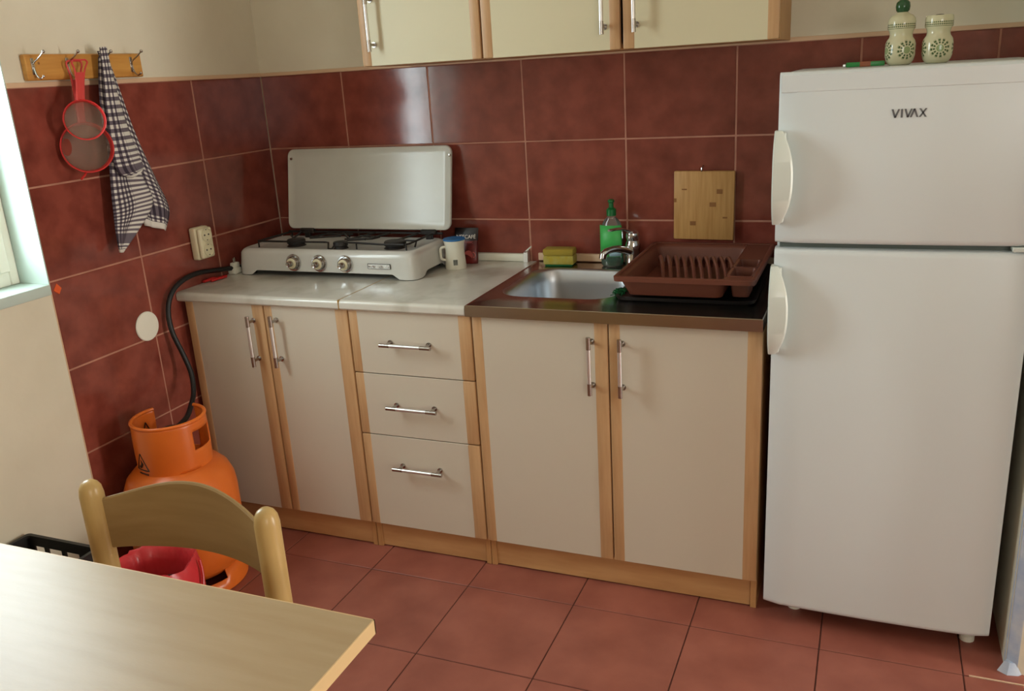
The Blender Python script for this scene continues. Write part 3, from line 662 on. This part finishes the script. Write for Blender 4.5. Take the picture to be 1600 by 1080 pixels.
# ================================================================== WALL CABINETS
def wallcab(x0, x1, label, doors):
    a = thing('wall_cabinet', ((x0+x1)/2, -0.14, 1.507), label, 'cabinet', 'cream wall cabinets')
    m = MB(); zt, zb = 2.10, 1.507
    m.add(g_box(x0, x0+0.017, -0.281, -0.001, zb, zt)); m.add(g_box(x1-0.017, x1, -0.281, -0.001, zb, zt)); m.add(g_box(x0+0.0165, x1-0.0165, -0.2805, -0.001, zb+0.0005, zb+0.017)); m.add(g_box(x0+0.0165, x1-0.0165, -0.2805, -0.001, zt-0.017, zt-0.0005)); m.add(g_box(x0+0.0165, x1-0.0165, -0.012, -0.0015, zb+0.016, zt-0.016))
    m.build('carcass', 'carc', a)
    for dx0, dx1, hx in doors:
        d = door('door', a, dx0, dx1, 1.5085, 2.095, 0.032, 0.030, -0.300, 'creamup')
        bar_handle(d, (hx, -0.332, 1.549), (hx, -0.332, 1.716))
wallcab(0.6145, 1.0125, 'cream single-door wall cabinet, the leftmost above the tiles', [(0.6150, 1.0120, 0.661)])
wallcab(1.0160, 1.8400, 'cream double-door wall cabinet above the sink', [(1.0170, 1.4245, 1.3815), (1.4325, 1.8395, 1.4700)])

# ================================================================== FRIDGE
fr = thing('fridge', (2.145, -0.32, 0), 'tall white two-door fridge-freezer against the partition at the right', 'fridge')
FXa, FXb, FYf = 1.8735, 2.4185, -0.6125
m = MB(); m.add(g_box(FXa+0.002, FXb-0.002, -0.556, -0.045, 0.045, 1.428, 0.006, 2)); m.build('cabinet', 'fridge', fr)
def fdoor(name, z0, z1):
    n = 14; bulge = 0.007; prof = []; rc = 0.009
    for i in range(n+1):
        u = i/n; x = FXa+rc*0.4+(FXb-FXa-rc*0.8)*u; e = min(u, 1-u)*(FXb-FXa); dd = rc*max(0, 1-e/rc)**2
        prof.append((x, FYf+bulge*(2*u-1)**2+dd))
    prof = [(FXa, -0.562)]+[(FXa, FYf+bulge+rc*1.2)]+prof+[(FXb, FYf+bulge+rc*1.2)]+[(FXb, -0.562)]
    rings = []
    for z, ins in ((z0, 0.012), (z0+0.002, 0.006), (z0+0.006, 0.002), (z0+0.014, 0), (z1-0.014, 0), (z1-0.006, 0.002), (z1-0.002, 0.006), (z1, 0.012)):
        rings.append([(x, min(y+ins*0.9, -0.561) if y < -0.57 else y, z) for x, y in prof])
    return one(name, g_loft(rings), 'fridge', fr)
fz = fdoor('freezer_door', 1.043, 1.4305); fd = fdoor('fridge_door', 0.052, 1.029)
m = MB(); m.add(g_box(FXa+0.01, FXb-0.01, -0.575, -0.557, 1.0, 1.07)); m.add(g_box(FXa+0.012, FXb-0.012, -0.562, -0.552, 0.06, 1.425)); m.build('gasket', 'gap', fr)
# raised header line and hinge
one('top_band', g_loft([[(FXa+0.006+(FXb-FXa-0.012)*i/14, FYf+0.007*(2*i/14-1)**2-dy, z) for i in range(15)] for z, dy in ((1.386, -0.001), (1.388, 0.0012), (1.4235, 0.0012), (1.4255, -0.001))], False, False, closed=False), 'fridge', fz)
one('hinge', g_box(2.372, 2.416, -0.606, -0.565, 1.031, 1.0415, 0.002), 'fhandle', fr)
def fhandle(z0, z1, parent):
    n = 22; zc, hh = (z0+z1)/2, (z1-z0)/2
    edge = []
    for i in range(n+1):
        t = -1+2*i/n; w = 0.020+0.034*(1-abs(t)**2.4); edge.append((w, zc+hh*t, 0.010+0.034*(1-abs(t)**3.0)))
    rings = []
    for w, z, o_ in edge:       # section: thin bowed plate standing off the door
        x0_ = FXa-0.005; yb = FYf+0.006; yo = FYf-o_
        rings.append([(x0_, yb+0.012, z), (x0_, yo+0.002, z), (x0_+0.003, yo-0.001, z), (x0_+w*0.85-0.004, yo+0.0005, z), (x0_+w*0.85, yo+0.004, z), (x0_+w*0.85-0.004, yo+0.008, z), (x0_+0.008, yo+0.010, z), (x0_+0.006, yb+0.012, z)])
    h = one('handle', g_loft(rings), 'fhandle', parent)
    m = MB()
    for z in (z0+0.004, z1-0.026): one('bracket', g_box(FXa-0.003, FXa+0.020, FYf-0.012, FYf+0.010, z, z+0.022, 0.004, 2), 'fhandle', parent)
fhandle(1.090, 1.304, fz); fhandle(0.770, 0.990, fd)
# lettering V I V A X made of bars
m = MB(); zb, zt_ = 1.3245, 1.3425; th = 0.0040; yy = FYf+0.0002
def stroke(xa, za, xb, zb_, w=th):
    g = [(xa-w/2, za), (xa+w/2, za), (xb+w/2, zb_), (xb-w/2, zb_)]
    m.add(g_loft([[(x, yy, z) for x, z in g], [(x, yy-0.0012, z) for x, z in g]]))
x = 2.1110
stroke(x+0.0015, zt_, x+0.0075, zb); stroke(x+0.0145, zt_, x+0.0075, zb)
stroke(x+0.0205, zb, x+0.0205, zt_)
stroke(x+0.0270, zt_, x+0.0325, zb); stroke(x+0.0395, zt_, x+0.0325, zb)
stroke(x+0.0385, zb, x+0.0450, zt_); stroke(x+0.0515, zb, x+0.0450, zt_)
stroke(x+0.0560, zb, x+0.0680, zt_); stroke(x+0.0560, zt_, x+0.0680, zb)
m.build('lettering', 'logo', fz)
m = MB()
for x, y in ((1.95, -0.515), (2.378, -0.535), (1.95, -0.10), (2.378, -0.10)): one('foot', g_lathe([(0.018, 0), (0.018, 0.014), (0.012, 0.018), (0.011, 0.046)], (x, y, 0), 16), 'white', fr)
one('under_plate', g_box(1.885, 2.405, -0.545, -0.06, 0.038, 0.046), 'dark', fr)

# jars and lighter on the fridge
def jar(x, y, rot, label, lid):
    j = thing('jar', (x, y, 1.4285), label, 'jar', 'flowered shakers on the fridge')
    pr = [(0.022, 0), (0.0265, 0.003), (0.031, 0.010), (0.0345, 0.022), (0.0345, 0.048), (0.0320, 0.056), (0.0265, 0.064), (0.0255, 0.070), (0.0270, 0.078), (0.0310, 0.084), (0.0312, 0.100)]
    if lid: pr += [(0.0290, 0.108), (0.0235, 0.114), (0.0150, 0.118), (0.0125, 0.121)]
    else: pr += [(0.0300, 0.107), (0.0285, 0.1085), (0.0265, 0.1075), (0.0255, 0.098), (0.024, 0.07)]
    m = MB(); m.add(g_lathe(pr, (0, 0, 0), 40)); m.v = [(p[0]+x, p[1]+y, p[2]+1.4285) for p in m.v]
    b = m.build('body', 'jar', j, origin=(x, y, 1.4285)); b.rotation_euler = (0, 0, rot)
    if lid: one('stopper', g_lathe([(0.0105, 0.120), (0.0150, 0.125), (0.0165, 0.134), (0.0150, 0.143), (0.0090, 0.149), (0.002, 0.150)], (x, y, 1.4285), 24), 'jarlid', j)
    else: one('content', g_lathe([(0.018, 0.09), (0.018, 0.104), (0.008, 0.1105), (0.002, 0.111)], (x, y, 1.4285), 20), 'decal', j)
jar(2.124, -0.30, radians(0), 'cream flowered jar with dark green ball stopper on the fridge', True)
jar(2.206, -0.30, radians(-18), 'cream flowered jar without a stopper on the fridge', False)
l = thing('lighter', (2.045, -0.30, 1.4285), 'flat green plastic lighter with rust-coloured middle lying left of the jars', 'lighter')
lm = Matrix.Translation((2.045, -0.315, 1.4295)) @ Matrix.Rotation(radians(8), 4, 'Z')
one('body', xf(g_box(-0.042, 0.046, -0.008, 0.008, 0, 0.0115, 0.002, 2), lm), 'glighter', l)
one('band', xf(g_box(-0.012, 0.014, -0.0086, 0.0086, -0.0004, 0.0120, 0.002, 2), lm), 'rustband', l)
one('tip', xf(g_box(-0.050, -0.042, -0.005, 0.005, 0.001, 0.0085, 0.002), lm), 'satin', l)

# ================================================================== LEFT WALL THINGS
rk = thing('hook_rack', (0.0, -0.787, 1.519), 'varnished pine board with four wire coat hooks above the tiles', 'coat rack')
m = MB(); m.add(g_box(0.0005, 0.020, -0.990, -0.585, 1.5185, 1.5850, 0.003, 1)); m.build('board', 'pine', rk)
m = MB()
for y, z in ((-0.965, 1.529), (-0.86, 1.553), (-0.95, 1.562)): one('knot', g_lathe([(0.004, 0.0195), (0.003, 0.0206), (0.0005, 0.0207)], (0, y, z), 10, axis='x'), 'knot', rk)
HOOKS = (-0.970, -0.858, -0.743, -0.628)
for y in HOOKS:
    m = MB(); m.add(g_box(0.019, 0.0225, y-0.005, y+0.005, 1.533, 1.575, 0.001))
    m.add(g_tube(smooth_pts([(0.023, y, 1.560), (0.030, y, 1.566), (0.050, y, 1.577), (0.066, y, 1.588)], 4), 0.0022, 8)); m.add(g_sphere((0.067, y, 1.589), 0.0046, 12))
    m.add(g_tube(smooth_pts([(0.023, y, 1.552), (0.027, y, 1.534), (0.038, y, 1.523), (0.050, y, 1.527)], 4), 0.0022, 8)); m.add(g_sphere((0.051, y, 1.528), 0.0038, 10))
    m.build('hook', 'dchrome', rk)

def strainer(label, c, r, az, top, depth, tab=False):
    s = thing('strainer', c, label, 'strainer', 'red strainers on the second hook')
    C = Vector(c); n = Vector((cos(az), sin(az), 0.10)).normalized(); a = Vector((-sin(az), cos(az), 0)); b = n.cross(a)*1.0
    def P(u, v, w=0): return C+a*u+b*v+n*w
    N = 40
    rings = [[P(rr_*cos(2*pi*i/N), rr_*sin(2*pi*i/N), w) for i in range(N)] for rr_, w in ((r*0.93, -0.018), (r*0.99, 0.0), (r*1.035, 0.0015), (r*1.04, -0.002), (r*0.97, -0.022))]
    one('rim', g_loft(rings+[rings[0]], False, False), 'redpl', s)
    rings = [[P(r*0.94*cos(t)*cos(2*pi*i/N), r*0.94*cos(t)*sin(2*pi*i/N), -0.016-depth*sin(t)) for i in range(N)] for t in [pi/2*j/7 for j in range(7)]]
    one('mesh_bowl', g_loft(rings, False, True), 'net', s)
    T = Vector(top); m = MB(); base = P(0, r*1.0, -0.004); d = (T-base)
    sa = Vector((0, 1, 0)); L_ = d.length
    for sgn in (-1, 1):      # two outer bars and a web, spreading into the hanging loop
        pts = [base+sa*sgn*0.011, base+d*0.45+sa*sgn*0.012, base+d*0.78+sa*sgn*0.017, base+d*0.97+sa*sgn*0.026, T+sa*sgn*0.020+Vector((0, 0, 0.004))]
        m.add(g_tube(smooth_pts(pts, 4), 0.0026, 6))
    m.add(g_tube([T+sa*-0.020+Vector((0, 0, 0.004)), T+sa*0.020+Vector((0, 0, 0.004))], 0.0026, 6))
    q = [base-sa*0.011, base+sa*0.011, base+d*0.72+sa*0.015, base+d*0.72-sa*0.015]; off = Vector((0.0014, 0, 0))
    m.add(g_loft([[p-off for p in q], [p+off for p in q]]))
    m.build('handle', 'pinkpl', s)
    if tab:
        m = MB(); q0 = P(-r*0.35, -r*1.0, -0.004); m.add(g_tube([q0+Vector((0, 0.012, 0.002)), q0+Vector((0.004, -0.002, -0.008)), q0+Vector((0.008, -0.018, -0.016))], 0.003, 6)); m.build('rest_tab', 'redpl', s)
    return s
strainer('larger red strainer hanging lower on the second hook, behind the small one', (0.052, -0.876, 1.336), 0.067, radians(-33), (0.036, -0.850, 1.562), 0.030, True)
strainer('smaller red strainer hanging in front of the larger one on the second hook', (0.091, -0.902, 1.4110), 0.0520, radians(-38), (0.044, -0.838, 1.564), 0.022)

# towel: three hanging folds of one cloth
tw = MB(); uvs = []
def cloth(left, right, u0, w, v_top, v_bot, xb, folds, amp, n=28, k=18, skew=0.0):
    L_ = smooth_pts([(0, a_, b_) for a_, b_ in left], 8); R2 = smooth_pts([(0, a_, b_) for a_, b_ in right], 8)
    def at(P, t): q = t*(len(P)-1); i = min(int(q), len(P)-2); return P[i].lerp(P[i+1], q-i)
    vs = []; base_i = len(tw.v)
    for i in range(n+1):
        t = i/n; a_, b_ = at(L_, t), at(R2, t)
        for j in range(k+1):
            s_ = j/k; p = a_.lerp(b_, s_); x = xb+amp*sin(s_*pi*folds+0.6)*(0.4+0.6*t)-0.010*(2*s_-1)**2+0.004*noise.noise(Vector((t*4, s_*2, xb*90)))
            vs.append((x, p.y, p.z)); uvs.append((u0+w*s_+skew*t, v_top+(v_bot-v_top)*t))
    f = [(i*(k+1)+j, i*(k+1)+j+1, (i+1)*(k+1)+j+1, (i+1)*(k+1)+j) for i in range(n) for j in range(k)]
    tw.add((vs, f))
# back-right fold, bottom-left fold, front fold
cloth([(-0.752, 1.592), (-0.742, 1.50), (-0.735, 1.36), (-0.735, 1.22), (-0.700, 1.085)], [(-0.728, 1.590), (-0.698, 1.50), (-0.662, 1.36), (-0.612, 1.22), (-0.575, 1.118), (-0.606, 1.052)], 1.0, 0.11, 0.55, 0.0, 0.034, 3.3, 0.008)
cloth([(-0.764, 1.575), (-0.790, 1.45), (-0.800, 1.30), (-0.815, 1.17), (-0.824, 1.10), (-0.826, 1.028)], [(-0.742, 1.585), (-0.722, 1.45), (-0.700, 1.30), (-0.680, 1.22), (-0.660, 1.150), (-0.745, 1.075), (-0.814, 1.026)], 0.0, 0.12, 0.52, 0.015, 0.046, 2.3, 0.007)
cloth([(-0.770, 1.600), (-0.778, 1.52), (-0.790, 1.42), (-0.800, 1.32), (-0.790, 1.255), (-0.745, 1.235)], [(-0.745, 1.602), (-0.735, 1.52), (-0.725, 1.42), (-0.702, 1.32), (-0.680, 1.262), (-0.680, 1.258)], 0.028, 0.066, 0.35, 0.004, 0.064, 1.3, 0.006)
o = tw.build('towel', 'towel', None, angle=80)
uvl = o.data.uv_layers.new(name='UVMap')
for lp in o.data.loops: uvl.data[lp.index].uv = uvs[lp.vertex_index]
solid(o, 0.0018)
tag(o, 'black and white checked kitchen towel hanging from the third hook', 'towel')

# double socket
so = thing('power_socket', (0.02, -0.44, 0.93), 'ivory surface-mounted double socket on the left tiles beside the hob', 'socket')
m = MB(); m.add(g_box(0.0005, 0.030, -0.493, -0.425, 0.930, 1.038, 0.008, 3)); m.build('back_box', 'socket', so)
m = MB(); m.add(g_box(0.028, 0.045, -0.490, -0.428, 0.934, 1.035, 0.008, 3)); m.build('face_plate', 'socket', so)
for z in (1.0115, 0.962):
    sr = one('outlet', g_lathe([(0.0230, 0.044), (0.0228, 0.0482), (0.0208, 0.0488), (0.0196, 0.0478), (0.0190, 0.0454)], (0, -0.459, z), 28, axis='x'), 'socket', so)
    m = MB()
    for dy in (-0.0095, 0.0095): m.add(g_lathe([(0.0028, 0.0448), (0.0028, 0.0468)], (0, -0.459+dy, z), 10, axis='x'))
    for dz in (-0.017, 0.017): m.add(g_box(0.0450, 0.0474, -0.4605, -0.4575, z+dz-0.0012, z+dz+0.0012))
    m.build('contact', 'decal', sr)
tag(one('cover_plate', g_lathe([(0.0465, 0.0005), (0.0465, 0.003), (0.044, 0.0055), (0.02, 0.0068), (0.001, 0.007)], (0, -0.738, 0.774), 40, axis='x'), 'white'), 'round off-white blank cover plate low on the left tiles', 'cover plate')
m = MB(); st_ = [(0.0, -1.026, 0.982), (0.0, -1.013, 0.966), (0.0, -1.024, 0.950), (0.0, -1.041, 0.964)]
m.add(g_loft([[(0.0004, y, z) for _, y, z in st_], [(0.0022, y*0.9+(-1.027)*0.1, z*0.9+0.966*0.1) for _, y, z in st_]])); m.add(g_loft([[(0.002, -1.027+0.6*(y+1.027), 0.966+0.35*(z-0.966)) for _, y, z in st_], [(0.003, -1.027+0.5*(y+1.027), 0.966+0.3*(z-0.966)) for _, y, z in st_]]))
tag(m.build('sticker', 'sticker'), 'small orange diamond marker on the tiles by the window corner', 'sticker')

# gas hose
hp = [(0.30, -0.012, 0.875), (0.10, -0.020, 0.870), (0.032, -0.10, 0.866), (0.020, -0.28, 0.864), (0.016, -0.40, 0.878), (0.016, -0.50, 0.889), (0.018, -0.580, 0.880), (0.020, -0.635, 0.850), (0.022, -0.662, 0.800), (0.030, -0.668, 0.735), (0.050, -0.660, 0.66), (0.072, -0.662, 0.595), (0.095, -0.690, 0.545), (0.120, -0.735, 0.520), (0.145, -0.790, 0.500), (0.168, -0.860, 0.497)]
tag(one('gas_hose', g_tube(smooth_pts(hp, 6), 0.0082, 10), 'rubber'), 'black rubber gas hose running from behind the hob down to the gas bottle', 'hose')

# ================================================================== GAS BOTTLE
gc = (0.176, -0.893)
gb = thing('gas_cylinder', (gc[0], gc[1], 0), 'orange steel gas bottle with collar, standing in the corner behind the chair', 'gas bottle')
one('tank', g_lathe([(0.09, 0.045), (0.125, 0.052), (0.148, 0.075), (0.161, 0.105), (0.165, 0.135), (0.165, 0.300), (0.161, 0.335), (0.148, 0.368), (0.125, 0.392), (0.09, 0.408), (0.03, 0.416)], (gc[0], gc[1], 0), 56), 'orange', gb)
m = MB(); N = 72; prof = [(0.148, 0.0), (0.153, 0.003), (0.153, 0.016), (0.148, 0.040), (0.139, 0.068)]
vs, fs = g_lathe(prof, (gc[0], gc[1], 0), N, cap0=False, cap1=False)
ff = []
for i in range(len(prof)-1):
    for j in range(N):
        if i == 3 and (j % 18) in (10, 11, 12, 13, 14, 15): continue
        ff.append((i*N+j, i*N+(j+1) % N, (i+1)*N+(j+1) % N, (i+1)*N+j))
m.add((vs, ff)); solid(m.build('foot_ring', 'orange', gb), 0.004)
# collar with opening at the back, hand hole and drain notch
R, z0c, z1c = 0.105, 0.392, 0.546; N = 120; nz = 16; vs = []; ff = []
for i in range(nz+1):
    for j in range(N):
        a_ = 2*pi*j/N; zz = z0c+(z1c-z0c)*i/nz; rr_ = R+0.002*sin(pi*i/nz); vs.append((gc[0]+rr_*cos(a_), gc[1]+rr_*sin(a_), zz))
def ang(j): a_ = (j+0.5)*360/N; return a_ if a_ <= 180 else a_-360
for i in range(nz):
    for j in range(N):
        a_ = ang(j)
        if 87 < a_ < 156 and i >= 2: continue
        if -12 < a_ < 34 and 7 <= i <= 12: continue
        if (-42 < a_ < -6 or 60 < a_ < 90 or -120 < a_ < -92) and i < 1: continue
        ff.append((i*N+j, i*N+(j+1) % N, (i+1)*N+(j+1) % N, (i+1)*N+j))
cl = MB().add((vs, ff)).build('collar', 'orange', gb); solid(cl, 0.003)
rim = [(gc[0]+(R-0.001)*cos(radians(t)), gc[1]+(R-0.001)*sin(radians(t)), z1c+0.001) for t in range(157, 447, 5)]+[(gc[0]+(R-0.001)*cos(radians(447)), gc[1]+(R-0.001)*sin(radians(447)), z1c+0.001)]
one('rolled_rim', g_tube(rim, 0.0055, 10), 'orange', cl)
def on_collar(a_, z, r=R+0.0038): return (gc[0]+r*cos(radians(a_)), gc[1]+r*sin(radians(a_)), z)
def sign(ac, zc, s, r):
    m = MB(); tri = [(ac-s, zc-0.022), (ac+s, zc-0.022), (ac, zc+0.030)]
    for i in range(3):
        (a1, q1), (a2, q2) = tri[i], tri[(i+1) % 3]; m.add(g_tube([on_collar(a1+(a2-a1)*t/6, q1+(q2-q1)*t/6, r) for t in range(7)], 0.0018, 5))
    m.add(g_tube([on_collar(ac-3, zc-0.012, r), on_collar(ac+2, zc-0.002, r), on_collar(ac-1, zc+0.010, r)], [0.005, 0.004, 0.001], 6)); m.add(g_tube([on_collar(ac-s*0.7, zc-0.034, r), on_collar(ac+s*0.8, zc-0.034, r)], 0.0022, 5)); m.build('warning_sign', 'decal', cl)
sign(-103, 0.440, 14, R+0.0034); sign(176, 0.485, 12, R-0.0028)
m = MB(); m.add(g_lathe([(0.030, 0.412), (0.030, 0.424), (0.018, 0.428), (0.016, 0.46), (0.024, 0.468), (0.026, 0.492), (0.020, 0.502), (0.022, 0.512), (0.004, 0.516)], (gc[0], gc[1], 0), 24)); m.add(g_cyl((gc[0], gc[1], 0.48), (gc[0]+0.02, gc[1]+0.055, 0.49), 0.010, 12)); m.build('valve', 'black', gb)

# ================================================================== BIN, CRATE
bc = (0.338, -1.192)
bn = thing('waste_bucket', (bc[0], bc[1], 0), 'red plastic bucket lined with a crumpled red bag, behind the chair', 'bucket')
m = MB(); m.add(g_lathe([(0.080, 0.0), (0.085, 0.003), (0.104, 0.225), (0.110, 0.228), (0.110, 0.236), (0.104, 0.236), (0.100, 0.225), (0.082, 0.010)], (bc[0], bc[1], 0), 40)); m.build('pail', 'redpl', bn)
N = 56; rings = []
for k_, (r, z, am) in enumerate(((0.117, 0.150, 0.010), (0.1165, 0.195, 0.008), (0.1155, 0.238, 0.005), (0.110, 0.258, 0.009), (0.100, 0.250, 0.006), (0.094, 0.20, 0.008), (0.088, 0.13, 0.008), (0.07, 0.085, 0.004))):
    ring = []
    for j in range(N):
        a_ = 2*pi*j/N; w = am*noise.noise(Vector((cos(a_)*5, sin(a_)*5, k_*0.5)))+am*0.7*noise.noise(Vector((cos(a_)*14, sin(a_)*14, k_*0.3)))
        zz = z+(0.02*noise.noise(Vector((cos(a_)*3, sin(a_)*3, 5+k_*0.2))) if k_ in (0, 1, 3, 4) else 0); rr_ = r+w
        if k_ < 3: rr_ = max(rr_, 0.1135)
        if k_ > 3: rr_ = min(rr_, 0.1)
        ring.append((bc[0]+rr_*cos(a_), bc[1]+rr_*sin(a_), zz))
    rings.append(ring)
o = one('bag_liner', g_loft(rings, False, False), 'bag', bn, angle=70)
m = MB()
for i in range(9):
    a_ = i*2.4; rr_ = 0.012*i**0.7; m.add(g_sphere((bc[0]+rr_*cos(a_), bc[1]+rr_*sin(a_)+0.01, 0.15+0.006*(i % 4)), 0.028, 8, 0.7))
tag(m.build('rubbish', 'rubbish', bn), kind='stuff')
hdl = [(bc[0]+0.112*cos(radians(t))+0.006, bc[1]+0.020+0.030*cos(radians(t*2)), 0.215-0.085*abs(sin(radians(t)))) for t in range(-10, 191, 10)]
one('handle', g_tube([(bc[0]+0.112+0.018*sin(pi*i/12), bc[1]+0.05*cos(pi*i/12), 0.255-0.10*sin(pi*i/12)*0.9) for i in range(13)], 0.004, 8), 'redpl', bn)

cr = thing('crate', (0.21, -1.44, 0), 'black ventilated plastic crate against the wall beneath the window', 'crate')
def panel(u0, u1, z0, z1, put, nm):
    m = MB(); us = [u0, u0+0.03]; W_ = u1-u0
    def B(a_, b_, c1, c2): m.add(g_box(*put(a_, b_), c1, c2, 0.0008))
    B(u0, u1, z1-0.030, z1); B(u0, u1, z0, z0+0.02); B(u0, u0+0.022, z0+0.019, z1-0.029); B(u1-0.022, u1, z0+0.019, z1-0.029)
    zm = z1-0.030; hz = zm-0.045
    B(u0, u1, hz-0.010, hz+0.0)
    # row of square ports then finer slots beneath
    k_ = max(int(W_/0.062), 3)
    for i in range(1, k_):
        c_0 = u0+W_*i/k_; B(c_0-0.008, c_0+0.008, hz-0.001, zm+0.001)
    z = hz-0.010
    while z > z0+0.05:
        B(u0, u1, z-0.022, z-0.012); z -= 0.022
    n2 = max(int(W_/0.018), 6)
    for i in range(1, n2): c_0 = u0+W_*i/n2; B(c_0-0.0022, c_0+0.0022, z0+0.019, hz-0.009)
    return m.build(nm, 'crate', cr)
CX0, CX1, CY0, CY1, CZ = 0.018, 0.272, -1.585, -1.297, 0.350
panel(CX0, CX1, 0.0, CZ, lambda a_, b_: (a_, b_, CY1-0.005, CY1), 'side_panel'); panel(CX0, CX1, 0.0, CZ, lambda a_, b_: (a_, b_, CY0, CY0+0.005), 'side_panel')
panel(CY0+0.005, CY1-0.005, 0.0, CZ, lambda a_, b_: (CX0, CX0+0.005, a_, b_), 'end_panel'); panel(CY0+0.005, CY1-0.005, 0.0, CZ, lambda a_, b_: (CX1-0.005, CX1, a_, b_), 'end_panel')
one('base', g_box(CX0+0.004, CX1-0.004, CY0+0.004, CY1-0.004, 0.0, 0.006), 'crate', cr); m = MB()
rings = [[(x, y, z) for x, y in rrect(CX0-0.004+i_, CX1+0.004-i_, CY0-0.004+i_, CY1+0.004-i_, 0.012, 4)] for i_, z in ((0, CZ-0.006), (0, CZ+0.001), (0.010, CZ+0.001), (0.010, CZ-0.006), (0, CZ-0.006))]
m.add(g_loft(rings, False, False)); m.build('rim', 'crate', cr)

# ================================================================== CHAIR
ch = thing('dining_chair', (1.01, -1.90, 0), 'light beech chair with curved slat back, tucked under the table', 'chair')
PX = (0.818, 1.201); PY = -1.72
for x in PX:
    pts = [(x, PY+0.012, 0), (x, PY, 0.30), (x, PY, 0.60), (x, PY, 0.790), (x, PY, 0.804), (x, PY, 0.812), (x, PY, 0.817), (x, PY, 0.8185)]
    one('rear_leg', g_tube(pts, [0.017, 0.0205, 0.0215, 0.0212, 0.019, 0.0145, 0.008, 0.001], 24), 'chairw', ch, angle=60)
n = 30; rings = []
for i in range(n+1):
    u = i/n; x = PX[0]+0.010+(PX[1]-PX[0]-0.020)*u; s_ = sin(pi*u); y = PY+0.050*(1-(2*u-1)**2); zt_ = 0.782+0.033*s_**1.3; zb = 0.684-0.004*s_
    dy = -0.10*(2*u-1)*2; nx = 0.0; t = 0.0045
    rings.append([(x, y-t, zb+0.002), (x, y-t*0.4, zb), (x, y+t*0.4, zb), (x, y+t, zb+0.002), (x, y+t, zt_-0.003), (x, y+t*0.4, zt_), (x, y-t*0.4, zt_), (x, y-t, zt_-0.003)])
one('back_slat', g_loft(rings), 'slat', ch)
rings = [[(x, y, z) for x, y in rrect(0.80+i_, 1.22-i_, -2.14+i_, -1.735-i_, 0.05, 6)] for i_, z in ((0.004, 0.435), (0, 0.439), (0, 0.450), (0.005, 0.455))]
one('seat', g_loft(rings), 'chairw', ch)
m = MB(); m.add(g_box(0.83, 1.19, -1.732, -1.712, 0.385, 0.434)); m.add(g_box(0.83, 1.19, -2.11, -2.09, 0.385, 0.434)); m.add(g_box(0.815, 0.835, -2.10, -1.72, 0.385, 0.434)); m.add(g_box(1.185, 1.205, -2.10, -1.72, 0.385, 0.434)); m.build('seat_rail', 'chairw', ch)
for x in PX: one('front_leg', g_cyl((x, -2.10, 0), (x, -2.10, 0.436), 0.0165, 16, 0.0205), 'chairw', ch)
for x in PX: one('stretcher', g_cyl((x, -2.095, 0.20), (x, -1.722, 0.20), 0.009, 10), 'chairw', ch)

# ================================================================== TABLE
tb = thing('table', (0.87, -2.2, 0), 'pale maple laminate dining table in the near left corner', 'table')
tx0, tx1, ty0, ty1, tz0, tz1 = 0.28, 1.474, -2.62, -1.8485, 0.728, 0.7495
one('tabletop', g_box(tx0+0.002, tx1-0.002, ty0+0.002, ty1-0.002, tz0, tz1+0.0003), 'tabletop', tb)
m = MB()
for q in ((tx1-0.002, tx1, ty0, ty1), (tx0, tx0+0.002, ty0, ty1), (tx0, tx1, ty1-0.002, ty1), (tx0, tx1, ty0, ty0+0.002)): m.add(g_box(q[0], q[1], q[2], q[3], tz0-0.0005, tz1+0.0002))
m.build('edge_band', 'tableedge', tb)
m = MB()
for q in ((0.36, 1.39, -1.93, -1.91), (0.36, 1.39, -2.56, -2.54), (0.36, 0.38, -2.55, -1.92), (1.37, 1.39, -2.55, -1.92)): m.add(g_box(*q, 0.665, tz0))
m.build('apron', 'chairw', tb)
for x in (0.37, 1.38):
    for y in (-1.92, -2.55): one('leg', g_box(x-0.025, x+0.025, y-0.025, y+0.025, 0, tz0, 0.003), 'chairw', tb)
